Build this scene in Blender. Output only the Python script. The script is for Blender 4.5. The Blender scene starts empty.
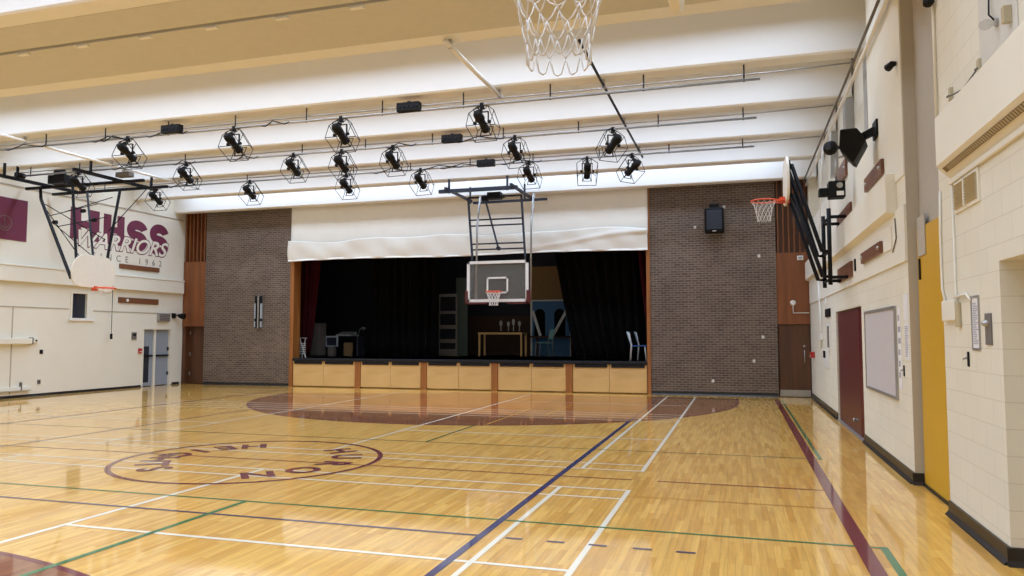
import bpy, bmesh, math, random
from math import sin, cos, pi, radians, sqrt
from mathutils import Vector, Matrix
C = bpy.context.scene.collection
SC = bpy.context.scene
R = random.Random(7)

# ------------------------------------------------------------------ camera, world, lights, exposure
FPX, CAMH = 752.0, 1.7
YAW, PIT = math.atan(227/752), math.atan(48/752)
cd = bpy.data.cameras.new('camera'); cam = bpy.data.objects.new('camera', cd); C.objects.link(cam)
cam.location = (0, 0, CAMH); cam.rotation_euler = (pi/2+PIT, 0, YAW)
cd.sensor_width = 36; cd.lens = FPX/1024*36; cd.clip_end = 200; cd.clip_start = .02
SC.camera = cam
w = bpy.data.worlds.new('world'); SC.world = w; w.use_nodes = True
w.node_tree.nodes['Background'].inputs[0].default_value = (.02, .02, .02, 1)
vs = SC.view_settings
vs.view_transform = 'Standard'; vs.look = 'None'; vs.gamma = 1; vs.use_curve_mapping = False
vs.exposure = 0.15
BEAMZ = 6.19
BEAMS = [21.88]+[22.4-2.44*k for k in range(1, 12)]            # front (camera side) face of every ceiling beam
def strip_light(y, power, z=7.0, x0=-18.6, x1=1.4):
    l = bpy.data.lights.new('ceiling_bay_lamp', 'AREA'); l.shape = 'RECTANGLE'
    l.size = x1-x0; l.size_y = .3; l.energy = power; l.color = (.82, 1.0, 1.31); l.spread = radians(155)
    o = bpy.data.objects.new('ceiling_bay_lamp', l); C.objects.link(o)
    o.location = ((x0+x1)/2, y, z)
LAMP_W = 255
for k in range(1, 12):
    if abs(BEAMS[k]-7.76) < .1: continue            # the closed bay of the room divider carries no lamp
    strip_light(BEAMS[k]+(1.42 if k > 1 else 1.34), LAMP_W*(1 if k > 1 else .78))
def stage_fill(x, y, z, power, size=.5):
    l = bpy.data.lights.new('stage_fill_light', 'AREA'); l.size = size; l.energy = power; l.color = (1, .9, .8)
    o = bpy.data.objects.new('stage_fill_light', l); C.objects.link(o); o.location = (x, y, z)
stage_fill(-8.5, 25.9, 6.3, 8, 1.0)  # unseen fill light, added so the things on the dark stage show dimly

# ------------------------------------------------------------------ helpers
def s2l(c): return c/12.92 if c <= .04045 else ((c+.055)/1.055)**2.4
def rgb(r, g, b): return (s2l(r/255), s2l(g/255), s2l(b/255), 1)
FW = (-sin(YAW), cos(YAW)); RT = (cos(YAW), sin(YAW))
def at(x, y, Y):
    """point of the plane at depth Y seen at image position x, y of the photograph"""
    a = (x-512)/FPX; b = (288-y)/FPX
    d = (RT[0]*a+FW[0]*(cos(PIT)-b*sin(PIT)), RT[1]*a+FW[1]*(cos(PIT)-b*sin(PIT)), sin(PIT)+b*cos(PIT))
    t = Y/d[1]; return Vector((d[0]*t, Y, CAMH+d[2]*t))

def mat(name, col, rough=.5, metal=0, var=.06, scale=8, bump=0, bscale=60, coat=0):
    m = bpy.data.materials.new(name); m.use_nodes = True; nt = m.node_tree; n = nt.nodes; L = nt.links
    p = n['Principled BSDF']; p.inputs['Roughness'].default_value = rough; p.inputs['Metallic'].default_value = metal
    p.inputs['Coat Weight'].default_value = coat; p.inputs['Coat Roughness'].default_value = .08
    tc = n.new('ShaderNodeTexCoord'); no = n.new('ShaderNodeTexNoise'); no.inputs['Scale'].default_value = scale
    no.inputs['Detail'].default_value = 4
    L.new(tc.outputs['Object'], no.inputs['Vector'])
    mx = n.new('ShaderNodeMix'); mx.data_type = 'RGBA'
    mx.inputs[6].default_value = (*[c*(1-var) for c in col[:3]], 1); mx.inputs[7].default_value = (*[min(1, c*(1+var)) for c in col[:3]], 1)
    L.new(no.outputs['Fac'], mx.inputs[0]); L.new(mx.outputs[2], p.inputs['Base Color'])
    if bump:
        n2 = n.new('ShaderNodeTexNoise'); n2.inputs['Scale'].default_value = bscale; L.new(tc.outputs['Object'], n2.inputs['Vector'])
        b = n.new('ShaderNodeBump'); b.inputs['Strength'].default_value = bump; b.inputs['Distance'].default_value = .01
        L.new(n2.outputs['Fac'], b.inputs['Height']); L.new(b.outputs['Normal'], p.inputs['Normal'])
    return m

def wood_mat(name, col, dark, axis='Z', scale=6, rough=.45, stretch=.06):
    m = bpy.data.materials.new(name); m.use_nodes = True; nt = m.node_tree; n = nt.nodes; L = nt.links
    p = n['Principled BSDF']; p.inputs['Roughness'].default_value = rough
    tc = n.new('ShaderNodeTexCoord'); mp = n.new('ShaderNodeMapping')
    mp.inputs['Scale'].default_value = {'Z': (1, 1, stretch), 'Y': (1, stretch, 1), 'X': (stretch, 1, 1)}[axis]
    L.new(tc.outputs['Object'], mp.inputs['Vector'])
    no = n.new('ShaderNodeTexNoise'); no.inputs['Scale'].default_value = scale; no.inputs['Detail'].default_value = 6; no.inputs['Distortion'].default_value = .6
    L.new(mp.outputs['Vector'], no.inputs['Vector'])
    cr = n.new('ShaderNodeValToRGB'); cr.color_ramp.elements[0].position = .3; cr.color_ramp.elements[1].position = .7
    cr.color_ramp.elements[0].color = dark; cr.color_ramp.elements[1].color = col
    L.new(no.outputs['Fac'], cr.inputs['Fac']); L.new(cr.outputs['Color'], p.inputs['Base Color'])
    return m

def brick_mat(name, c1, c2, mortar, bw, bh, plane='XZ', ms=.01, rough=.8, bump=.4, offset=.5, var=.25):
    m = bpy.data.materials.new(name); m.use_nodes = True; nt = m.node_tree; n = nt.nodes; L = nt.links
    p = n['Principled BSDF']; p.inputs['Roughness'].default_value = rough
    tc = n.new('ShaderNodeTexCoord'); sep = n.new('ShaderNodeSeparateXYZ'); com = n.new('ShaderNodeCombineXYZ')
    L.new(tc.outputs['Object'], sep.inputs[0])
    L.new(sep.outputs[plane[0]], com.inputs[0]); L.new(sep.outputs[plane[1]], com.inputs[1])
    br = n.new('ShaderNodeTexBrick'); br.inputs['Scale'].default_value = 1
    br.inputs['Brick Width'].default_value = bw; br.inputs['Row Height'].default_value = bh; br.inputs['Mortar Size'].default_value = ms
    br.inputs['Color1'].default_value = c1; br.inputs['Color2'].default_value = c2; br.inputs['Mortar'].default_value = mortar; br.offset = offset
    L.new(com.outputs[0], br.inputs['Vector'])
    no = n.new('ShaderNodeTexNoise'); no.inputs['Scale'].default_value = 1.3; no.inputs['Detail'].default_value = 5; L.new(tc.outputs['Object'], no.inputs['Vector'])
    mr = n.new('ShaderNodeMapRange'); mr.inputs[1].default_value = .3; mr.inputs[2].default_value = .7; mr.inputs[3].default_value = 1-var; mr.inputs[4].default_value = 1+var
    L.new(no.outputs['Fac'], mr.inputs[0])
    mx = n.new('ShaderNodeVectorMath'); mx.operation = 'SCALE'; L.new(br.outputs['Color'], mx.inputs[0]); L.new(mr.outputs[0], mx.inputs[3])
    L.new(mx.outputs[0], p.inputs['Base Color'])
    b = n.new('ShaderNodeBump'); b.inputs['Strength'].default_value = bump; b.inputs['Distance'].default_value = .01; b.invert = True
    L.new(br.outputs['Fac'], b.inputs['Height']); L.new(b.outputs['Normal'], p.inputs['Normal'])
    return m

def floor_mat(name, tint=(1, 1, 1), flat=None):
    """varnished maple strips running away from the camera; flat = a painted line under the same varnish"""
    m = bpy.data.materials.new(name); m.use_nodes = True; nt = m.node_tree; n = nt.nodes; L = nt.links
    p = n['Principled BSDF']; p.inputs['Roughness'].default_value = .42
    p.inputs['Coat Weight'].default_value = 1.0; p.inputs['Coat Roughness'].default_value = .06; p.inputs['Coat IOR'].default_value = 1.5
    p.inputs['Specular IOR Level'].default_value = .3
    tc = n.new('ShaderNodeTexCoord'); sep = n.new('ShaderNodeSeparateXYZ'); com = n.new('ShaderNodeCombineXYZ')
    L.new(tc.outputs['Object'], sep.inputs[0]); L.new(sep.outputs['Y'], com.inputs[0]); L.new(sep.outputs['X'], com.inputs[1])
    # gentle waviness of the varnish
    wn = n.new('ShaderNodeTexNoise'); wn.inputs['Scale'].default_value = 1.4; L.new(tc.outputs['Object'], wn.inputs['Vector'])
    bp = n.new('ShaderNodeBump'); bp.inputs['Strength'].default_value = .015; bp.inputs['Distance'].default_value = .02
    L.new(wn.outputs['Fac'], bp.inputs['Height']); L.new(bp.outputs['Normal'], p.inputs['Coat Normal'])
    if flat:
        p.inputs['Base Color'].default_value = flat
        return m
    br = n.new('ShaderNodeTexBrick'); br.inputs['Scale'].default_value = 1; br.offset = .37; br.offset_frequency = 2
    br.inputs['Brick Width'].default_value = .62; br.inputs['Row Height'].default_value = .058
    br.inputs['Mortar Size'].default_value = .0006; br.inputs['Bias'].default_value = 0
    br.inputs['Color1'].default_value = (.70, .352, .055, 1); br.inputs['Color2'].default_value = (.88, .515, .115, 1)
    br.inputs['Mortar'].default_value = (.30, .165, .035, 1)
    L.new(com.outputs[0], br.inputs['Vector'])
    mp = n.new('ShaderNodeMapping'); mp.inputs['Scale'].default_value = (9, .5, 1); L.new(tc.outputs['Object'], mp.inputs['Vector'])
    no = n.new('ShaderNodeTexNoise'); no.inputs['Scale'].default_value = 3; no.inputs['Detail'].default_value = 6; no.inputs['Roughness'].default_value = .65
    L.new(mp.outputs[0], no.inputs['Vector'])
    mr = n.new('ShaderNodeMapRange'); mr.inputs[1].default_value = .3; mr.inputs[2].default_value = .7; mr.inputs[3].default_value = .80; mr.inputs[4].default_value = 1.16
    L.new(no.outputs['Fac'], mr.inputs[0])
    mx = n.new('ShaderNodeVectorMath'); mx.operation = 'SCALE'; L.new(br.outputs['Color'], mx.inputs[0]); L.new(mr.outputs[0], mx.inputs[3])
    mt = n.new('ShaderNodeVectorMath'); mt.operation = 'MULTIPLY'; mt.inputs[1].default_value = tint
    L.new(mx.outputs[0], mt.inputs[0]); L.new(mt.outputs[0], p.inputs['Base Color'])
    return m

PATTERN = {'slats', 'slat', 'louvres', 'print', 'script', 'script_outline', 'date', 'net', 'emblem', 'wire_guard', 'cross_brace'}
class MB:
    """collects shapes; build() links them as ONE mesh object"""
    def __init__(s): s.v = []; s.f = []; s.mi = []; s.sm = []; s.cur = 0
    def add(s, vs, fs, smooth=False):
        o = len(s.v); s.v += [tuple(v) for v in vs]
        for f in fs: s.f.append([i+o for i in f]); s.mi.append(s.cur); s.sm.append(smooth)
        return s
    def box(s, x0, x1, y0, y1, z0, z1):
        v = [(x, y, z) for x in (x0, x1) for y in (y0, y1) for z in (z0, z1)]
        return s.add(v, [(0, 1, 3, 2), (4, 6, 7, 5), (0, 4, 5, 1), (2, 3, 7, 6), (0, 2, 6, 4), (1, 5, 7, 3)])
    def bar(s, p, q, a, b=None, up=(0, 0, 1)):
        b = a if b is None else b; p = Vector(p); q = Vector(q); d = (q-p).normalized(); u = Vector(up)
        if abs(d.dot(u)) > .98: u = Vector((1, 0, 0))
        r = d.cross(u).normalized()*(a/2); u = r.cross(d).normalized()*(b/2)
        v = [e+r*i+u*j for e in (p, q) for i in (-1, 1) for j in (-1, 1)]
        return s.add(v, [(0, 1, 3, 2), (4, 6, 7, 5), (0, 4, 5, 1), (2, 3, 7, 6), (0, 2, 6, 4), (1, 5, 7, 3)])
    def tube(s, pts, r, n=8, closed=False):
        pts = [Vector(p) for p in pts]; N = len(pts); rings = []; prev = None
        for i, p in enumerate(pts):
            if closed: d = (pts[(i+1) % N]-pts[i-1]).normalized()
            else: d = (pts[min(i+1, N-1)]-pts[max(i-1, 0)]).normalized()
            if prev is None:
                u = Vector((0, 0, 1)) if abs(d.z) < .9 else Vector((1, 0, 0)); u = (u-d*u.dot(d)).normalized()
            else: u = (prev-d*prev.dot(d)).normalized()
            prev = u; w_ = d.cross(u); rr = r[i] if isinstance(r, (list, tuple)) else r
            rings.append([p+(u*cos(2*pi*k/n)+w_*sin(2*pi*k/n))*rr for k in range(n)])
        v = [x for ring in rings for x in ring]; f = []
        for i in range(N if closed else N-1):
            j = (i+1) % N
            for k in range(n): f.append((i*n+k, i*n+(k+1) % n, j*n+(k+1) % n, j*n+k))
        if not closed: f += [tuple(range(n))[::-1], tuple((N-1)*n+k for k in range(n))]
        return s.add(v, f, True)
    def lathe(s, prof, o=(0, 0, 0), axis=(0, 0, 1), n=16, cap=True):
        a = Vector(axis).normalized(); u = Vector((0, 0, 1)) if abs(a.z) < .9 else Vector((1, 0, 0)); u = (u-a*u.dot(a)).normalized(); w_ = a.cross(u); o = Vector(o)
        v = [o+a*h+(u*cos(2*pi*k/n)+w_*sin(2*pi*k/n))*r for r, h in prof for k in range(n)]
        f = [(i*n+k, i*n+(k+1) % n, (i+1)*n+(k+1) % n, (i+1)*n+k) for i in range(len(prof)-1) for k in range(n)]
        s.add(v, f, True)
        if cap: s.add(v[:n], [tuple(range(n))[::-1]]); s.add(v[-n:], [tuple(range(n))])
        return s
    def prism(s, poly, fn, h):
        """polygon in 2-D, fn(u, v, t) -> point, extruded by h"""
        n = len(poly); v = [fn(a, b, 0) for a, b in poly]+[fn(a, b, h) for a, b in poly]
        return s.add(v, [tuple(range(n))[::-1], tuple(range(n, 2*n))]+[(i, (i+1) % n, n+(i+1) % n, n+i) for i in range(n)])
    def quad(s, *p): return s.add(p, [tuple(range(len(p)))])
    def grid(s, fn, nu, nv, smooth=True):
        v = [fn(i/nu, j/nv) for j in range(nv+1) for i in range(nu+1)]
        return s.add(v, [(j*(nu+1)+i, j*(nu+1)+i+1, (j+1)*(nu+1)+i+1, (j+1)*(nu+1)+i) for j in range(nv) for i in range(nu)], smooth)
    def clusters(s):
        par = list(range(len(s.v)))
        def find(i):
            while par[i] != i: par[i] = par[par[i]]; i = par[i]
            return i
        for f in s.f:
            for i in f[1:]: par[find(i)] = find(f[0])
        cl = {}
        for i in range(len(s.v)): cl.setdefault(find(i), []).append(i)
        cl = list(cl.values()); bb = []
        for c_ in cl:
            q = list(zip(*[s.v[i] for i in c_])); bb.append(([min(a)-.004 for a in q], [max(a)+.004 for a in q]))
        g = list(range(len(cl)))
        def fg(i):
            while g[i] != i: i = g[i]
            return i
        for i in range(len(cl)):
            for j in range(i):
                if all(bb[i][0][k] <= bb[j][1][k] and bb[j][0][k] <= bb[i][1][k] for k in range(3)): g[fg(i)] = fg(j)
        out = {}
        for i in range(len(cl)): out.setdefault(fg(i), []).extend(cl[i])
        return list(out.values())
    def build(s, name, mats, parent=None, bevel=0, solid=0):
        if parent is not None and len(s.v) < 4000 and name not in PATTERN:
            cl = s.clusters()
            if 1 < len(cl) <= 24:
                first = None
                for c_ in cl:
                    own = set(c_); idx = {v: k for k, v in enumerate(sorted(own))}; p = MB(); p.keep = s.keep; p.raw = s.raw
                    p.v = [s.v[v] for v in sorted(own)]
                    for f, m_, sm in zip(s.f, s.mi, s.sm):
                        if f[0] in own: p.f.append([idx[i] for i in f]); p.mi.append(m_); p.sm.append(sm)
                    o = p.build1(name, mats, parent, bevel, solid); first = first or o
                return first
        return s.build1(name, mats, parent, bevel, solid)
    def build1(s, name, mats, parent=None, bevel=0, solid=0):
        if not isinstance(mats, (list, tuple)): mats = [mats]
        if parent is not None: off = ROOT.get(parent.name, Vector())
        else:
            xs = list(zip(*s.v)); off = Vector(((min(xs[0])+max(xs[0]))/2, (min(xs[1])+max(xs[1]))/2, min(xs[2])))
            if s.keep: off = Vector()
        me = bpy.data.meshes.new(name); me.from_pydata([(a-off.x, b-off.y, c-off.z) for a, b, c in s.v], [], s.f)
        for m in mats: me.materials.append(m)
        me.polygons.foreach_set('material_index', s.mi); me.polygons.foreach_set('use_smooth', s.sm)
        bm = bmesh.new(); bm.from_mesh(me); bmesh.ops.recalc_face_normals(bm, faces=bm.faces) if not s.raw else None
        bm.to_mesh(me); bm.free(); me.update()
        o = bpy.data.objects.new(name, me); C.objects.link(o)
        if parent is not None: o.parent = parent; ROOT[o.name] = off
        else: o.location = off; ROOT[o.name] = off
        if bevel: b = o.modifiers.new('bevel', 'BEVEL'); b.width = bevel; b.segments = 2; b.limit_method = 'ANGLE'
        if solid: b = o.modifiers.new('solid', 'SOLIDIFY'); b.thickness = solid; b.offset = 0
        return o
    keep = False; raw = False
ROOT = {}
def thing(name, label, cat, loc=(0, 0, 0), group=None):
    o = bpy.data.objects.new(name, None); C.objects.link(o); o.location = loc; o.empty_display_size = .2
    o['label'] = label; o['category'] = cat
    if group: o['group'] = group
    ROOT[o.name] = Vector(loc); return o
def tag(o, label, cat, group=None, kind=None):
    o['label'] = label; o['category'] = cat
    if group: o['group'] = group
    if kind: o['kind'] = kind
    return o
def struct(mb, name, mats, bevel=0, parent=None):
    mb.keep = True
    o = mb.build(name, mats, parent, bevel)
    if parent is None: o['kind'] = 'structure'
    return o
def dup(root, loc=None, rz=None, label=None):
    r = root.copy(); C.objects.link(r)
    if loc is not None: r.location = loc
    if rz is not None: r.rotation_euler = (0, 0, rz)
    if label: r['label'] = label
    for ch in root.children:
        c = ch.copy(); C.objects.link(c); c.parent = r
        for g in ch.children:
            d = g.copy(); C.objects.link(d); d.parent = c
    return r
def arc(cx, cy, r, a0, a1, n=48): return [(cx+r*cos(radians(a0+(a1-a0)*i/n)), cy+r*sin(radians(a0+(a1-a0)*i/n))) for i in range(n+1)]
def glyphs(txt, size, bold=0, shear=0, spacing=1):
    """triangles of a line of lettering, centred: list of (verts, faces)"""
    cu = bpy.data.curves.new('lettering', 'FONT'); cu.body = txt; cu.size = size; cu.offset = bold; cu.shear = shear; cu.space_character = spacing
    cu.align_x = 'CENTER'; cu.align_y = 'CENTER'; cu.resolution_u = 4
    o = bpy.data.objects.new('lettering', cu); C.objects.link(o)
    me = o.evaluated_get(bpy.context.evaluated_depsgraph_get()).to_mesh()
    vs_ = [(v.co.x, v.co.y) for v in me.vertices]; fs = [tuple(p.vertices) for p in me.polygons]
    o.evaluated_get(bpy.context.evaluated_depsgraph_get()).to_mesh_clear()
    bpy.data.objects.remove(o); bpy.data.curves.remove(cu)
    return vs_, fs
def stroke(mb, pts, w_, fn):
    """a ribbon of width w_ along 2-D points"""
    P = [Vector(p) for p in pts]; a = []
    for i, p in enumerate(P):
        d = (P[min(i+1, len(P)-1)]-P[max(i-1, 0)]).normalized(); nrm = Vector((-d.y, d.x))*(w_/2)
        a += [fn(*(p+nrm)), fn(*(p-nrm))]
    mb.add(a, [(2*i, 2*i+1, 2*i+3, 2*i+2) for i in range(len(P)-1)])

# ------------------------------------------------------------------ materials
M = {}
M['wall'] = mat('cream wall paint', rgb(231, 226, 210), .55, var=.03, scale=2, bump=.08, bscale=40)
M['seam'] = mat('wall joint', rgb(176, 166, 146), .7)
M['block'] = brick_mat('painted concrete block', rgb(226, 220, 202), rgb(223, 217, 199), rgb(210, 202, 182), .40, .20, 'YZ', .004, .6, .35, var=.03)
M['white'] = mat('white ceiling paint', rgb(230, 229, 224), .6, var=.02, scale=1.5)
M['soffit'] = mat('tan soffit paint', rgb(200, 198, 188), .6)
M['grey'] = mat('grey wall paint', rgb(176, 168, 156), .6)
M['tan'] = mat('beige column paint', rgb(184, 174, 154), .6)
M['yellow'] = mat('yellow door paint', rgb(206, 160, 38), .4, var=.05, scale=2)
M['maroon'] = mat('maroon door paint', rgb(86, 26, 30), .35, var=.08, scale=3)
M['maroon_paint'] = mat('maroon mural paint', rgb(108, 42, 68), .6)
M['black'] = mat('black rubber', rgb(28, 28, 30), .45)
M['cove'] = mat('black cove base', rgb(28, 28, 29), .3, var=.3, scale=14)
M['iron'] = mat('black painted steel', rgb(20, 20, 23), .6)
M['steel'] = mat('blue grey painted steel', rgb(48, 53, 62), .5)
M['chrome'] = mat('galvanised steel', rgb(165, 165, 165), .35, .8)
M['brick'] = brick_mat('dark brown brick', rgb(108, 90, 76), rgb(84, 68, 57), rgb(132, 121, 110), .20, .068, 'XZ', .009, .85, .5, var=.14)
M['wood'] = wood_mat('stained wood panel', rgb(142, 84, 42), rgb(108, 60, 30), 'Z', 5)
M['darkwood'] = wood_mat('dark stained door', rgb(98, 60, 35), rgb(70, 42, 25), 'Z', 5)
M['post'] = wood_mat('orange stained timber', rgb(172, 110, 54), rgb(142, 86, 40), 'Z', 6)
M['ply'] = wood_mat('birch plywood', rgb(228, 190, 128), rgb(214, 173, 108), 'X', 3, .5, .3)
M['boardwood'] = wood_mat('brown mounting board', rgb(128, 82, 52), rgb(100, 60, 38), 'Y', 6)
M['stage'] = mat('black stage lip', rgb(34, 35, 39), .4)
M['canvas'] = mat('off white canvas', rgb(241, 238, 228), .85, var=.03, scale=3)
M['blackcloth'] = mat('black velour', rgb(6, 6, 7), .95)
M['redcloth'] = mat('dark red velour', rgb(72, 14, 24), .9)
M['orange'] = mat('orange rim paint', rgb(222, 84, 46), .4)
M['net'] = mat('white nylon net', rgb(226, 222, 214), .7)
M['backboard'] = mat('white fibreglass backboard', rgb(228, 221, 204), .45)
M['plate'] = mat('white plastic', rgb(232, 230, 224), .4)
M['paper'] = mat('white paper', rgb(228, 226, 226), .7)
M['ink'] = mat('grey printed text', rgb(158, 158, 172), .7)
M['grille'] = mat('black speaker grille', rgb(38, 44, 58), .6, bump=.4, bscale=300)
M['plasticblack'] = mat('black plastic', rgb(15, 15, 16), .55)
M['red'] = mat('red plastic', rgb(176, 40, 36), .4)
M['boardgrey'] = mat('pale lilac grey bulletin board', rgb(196, 190, 190), .6)
M['alu'] = mat('aluminium trim', rgb(170, 168, 164), .35, .6)
M['doorblue'] = mat('pale blue grey door', rgb(150, 158, 168), .45)
M['louver'] = mat('beige louvre', rgb(186, 172, 140), .6)
M['louverdark'] = mat('brown grille', rgb(122, 102, 70), .6)
M['stagewall'] = mat('dark navy stage wall', rgb(38, 42, 54), .9)
M['stagebrown'] = mat('dark brown stage wall', rgb(66, 48, 40), .9)
M['setblue'] = mat('blue scenery paint', rgb(58, 104, 150), .8, var=.15)
M['setbeige'] = mat('beige scenery cloth', rgb(124, 100, 64), .8, var=.1)
M['setgreen'] = mat('grey green scenery', rgb(84, 100, 96), .8)
M['setgrey'] = mat('grey fabric cover', rgb(112, 106, 100), .8)
M['teal'] = mat('teal plastic', rgb(120, 182, 192), .5)
M['seatblue'] = mat('blue plastic', rgb(44, 96, 176), .4)
M['paleblue'] = mat('pale blue plastic', rgb(160, 190, 212), .5)
M['silver'] = mat('silver equipment case', rgb(178, 186, 192), .4, .1)
def glass_mat(name, tint, alpha=.25, rough=.03):
    m = bpy.data.materials.new(name); m.use_nodes = True; nt = m.node_tree; n = nt.nodes; L = nt.links
    p = n['Principled BSDF']; p.inputs['Base Color'].default_value = tint; p.inputs['Roughness'].default_value = rough
    no = n.new('ShaderNodeTexNoise'); no.inputs['Scale'].default_value = 4
    mr = n.new('ShaderNodeMapRange'); mr.inputs[3].default_value = alpha*.8; mr.inputs[4].default_value = alpha*1.2
    L.new(no.outputs['Fac'], mr.inputs[0]); L.new(mr.outputs[0], p.inputs['Alpha'])
    return m
M['glass'] = glass_mat('clear backboard glass', (.34, .33, .29, 1), .2)
M['darkglass'] = mat('dark window glass', rgb(48, 52, 60), .08)
M['f_wood'] = floor_mat('varnished maple floor')
M['f_stain'] = floor_mat('maroon stained maple', (.34, .20, .26))
M['f_key'] = floor_mat('red stained maple', (.50, .26, .235))
M['f_white'] = floor_mat('white line paint', flat=rgb(244, 236, 214))
M['f_maroon'] = floor_mat('maroon line paint', flat=rgb(112, 30, 40))
M['f_navy'] = floor_mat('navy line paint', flat=rgb(38, 44, 96))
M['f_green'] = floor_mat('green line paint', flat=rgb(52, 122, 70))
M['f_dgreen'] = floor_mat('dark green line paint', flat=rgb(104, 112, 56))
M['f_purple'] = floor_mat('dark purple line paint', flat=rgb(78, 62, 92))
M['f_brown'] = floor_mat('dull red line paint', flat=rgb(142, 74, 52))
M['f_orange'] = floor_mat('pale orange line paint', flat=rgb(214, 154, 62))

for k_ in ('iron', 'plasticblack', 'steel', 'blackcloth', 'redcloth', 'black', 'stage'): M[k_].node_tree.nodes['Principled BSDF'].inputs['Specular IOR Level'].default_value = .2
# ------------------------------------------------------------------ floor with its painted courts
XL, XR, YB, YF = -19.1, 1.9, 22.35, -4.6
fl = MB(); FM = ['f_wood', 'f_stain', 'f_key', 'f_white', 'f_maroon', 'f_navy', 'f_green', 'f_dgreen', 'f_purple', 'f_brown', 'f_orange']
fl.box(XL-.3, XR+1.2, YF-.3, YB+.3, -.2, 0)
def use(k): fl.cur = FM.index(k)
NSEG = [0]
def seg(k, x0, y0, x1, y1, w_=.05, z=.002):
    NSEG[0] += 1; z += .000012*NSEG[0]; use(k); d = Vector((x1-x0, y1-y0)).normalized(); n_ = Vector((-d.y, d.x))*(w_/2)
    fl.quad((x0+n_.x, y0+n_.y, z), (x0-n_.x, y0-n_.y, z), (x1-n_.x, y1-n_.y, z), (x1+n_.x, y1+n_.y, z))
def ring(k, cx, cy, r, w_, a0=0, a1=360, n=96, z=.002):
    use(k); a = arc(cx, cy, r-w_/2, a0, a1, n); b = arc(cx, cy, r+w_/2, a0, a1, n)
    fl.add([(*p, z) for p in a]+[(*p, z) for p in b], [(i, i+1, n+2+i, n+1+i) for i in range(n)])
CX, MID = -6.5, 9.05
for yc, a0, a1, base in ((19.85, 180, 360, 21.4), (2*MID-19.85, 0, 180, 2*MID-21.4)):
    use('f_stain'); p = arc(CX, yc, 6.44, a0, a1, 90)
    pts = [(*q, .0008) for q in p]+[(p[-1][0], base, .0008), (p[0][0], base, .0008)]
    c = len(pts); fl.add(pts+[(CX, base, .0008)], [(i, i+1, c) for i in range(c-1)])
    ring('f_maroon', CX, yc, 6.42, .06, a0, a1, 90, .0016)
    sgn = 1 if yc > MID else -1; ft = base-sgn*5.8
    use('f_key'); fl.quad((CX-1.83, base, .0012), (CX+1.83, base, .0012), (CX+1.83, ft, .0012), (CX-1.83, ft, .0012))
    ring('f_maroon', CX, ft, 1.8, .05, 0, 360, 64, .0017)
    for s in (-1, 1):
        seg('f_maroon', CX+s*1.83, base, CX+s*1.83, ft, .05, .0018)
        seg('f_maroon', CX+s*6.42, yc, CX+s*6.42, base, .06, .0016)
    seg('f_maroon', CX-1.83, ft, CX+1.83, ft, .05, .0018)
# sidelines, centre line and centre circle
seg('f_maroon', .92, YF, .92, 21.4, .12, .003); seg('f_maroon', -13.75, YF, -13.75, 21.4, .1, .0022)
seg('f_brown', -13.7, MID, -1.25, MID, .045, .0022); seg('f_brown', -.95, MID, .86, MID, .045, .0022)
ring('f_maroon', CX, MID, 1.76, .07, z=.0032)
use('f_maroon')
for txt, a0, da, outw in (('HURON', 51, -25.5, True), ('HEIGHTS', 124, 18.6, False)):
    for i, ch in enumerate(txt):
        a = radians(a0+da*i); rad = Vector((cos(a), sin(a))); up = rad if outw else -rad; rt = Vector((up.y, -up.x))
        v, f = glyphs(ch, .56, .02); c = Vector((CX, MID))+rad*1.27
        fl.add([(c.x+rt.x*x+up.x*y, c.y+rt.y*x+up.y*y, .0034) for x, y in v], f)
# badminton courts (white)
seg('f_white', -1.2, YF, -1.2, 8.42); seg('f_white', -1.2, 9.65, -1.2, 15.75); seg('f_white', -1.2, 15.9, -1.2, 21.9)
seg('f_white', -1.97, YF, -1.97, 8.42); seg('f_white', -1.97, 9.65, -1.97, 15.75); seg('f_white', -1.97, 15.9, -1.97, 21.9)
seg('f_white', -5.86, YF, -5.86, 8.42, .06); seg('f_white', -5.86, 10.1, -5.86, 21.5)
seg('f_white', -9.85, YF, -9.85, 8.42); seg('f_white', -9.85, 9.65, -9.85, 21.5)
for y in (7.97, 8.42, 9.65, 10.07, 15.3, 15.75, 16.2, 16.65): seg('f_white', -14.6, y, -1.175, y, .045)
for y in (5.45, 12.62, 18.9, 2.35):
    seg('f_white', -5.86, y, -1.2, y, .05)
    seg('f_white', -14.6, y, -9.85, y, .05)
# volleyball (navy), indoor game lines (green), others
seg('f_navy', -2.14, YF, -2.14, 15.15, .07, .0028); seg('f_purple', -2.14, 15.15, -2.14, 21.6, .05, .0026); seg('f_purple', -10.9, YF, -10.9, 15.5, .05, .0024)
seg('f_purple', -14, 6.18, -2.14, 6.18, .045, .0024)
for x in (-1.92, -1.56, -1.21, -.85, -.51): seg('f_purple', x, 6.17, x+.15, 6.17, .045, .0024)
seg('f_green', 1.04, 11.25, 1.04, 21.4, .05, .0024); seg('f_green', 1.08, YF, 1.08, 6.78, .06, .0024)
seg('f_green', -14, 6.75, 1.05, 6.75, .04, .0024); seg('f_dgreen', -14, 11.3, 1.06, 11.3, .04, .0024)
seg('f_green', -4.9, YF, -4.9, 6.73, .06, .0024); seg('f_dgreen', -4.86, 11.32, -4.86, 13.6, .05, .0024)
seg('f_orange', -4.7, 13.85, -4.7, 17.3, .05, .0026); seg('f_orange', -1.15, 8.13, .9, 8.13, .035, .0024)
seg('f_orange', -4.0, 15.6, -4.0, 18.5, .05, .0026)
fl.raw = True; struct(fl, 'floor', [M[k] for k in FM])

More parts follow.
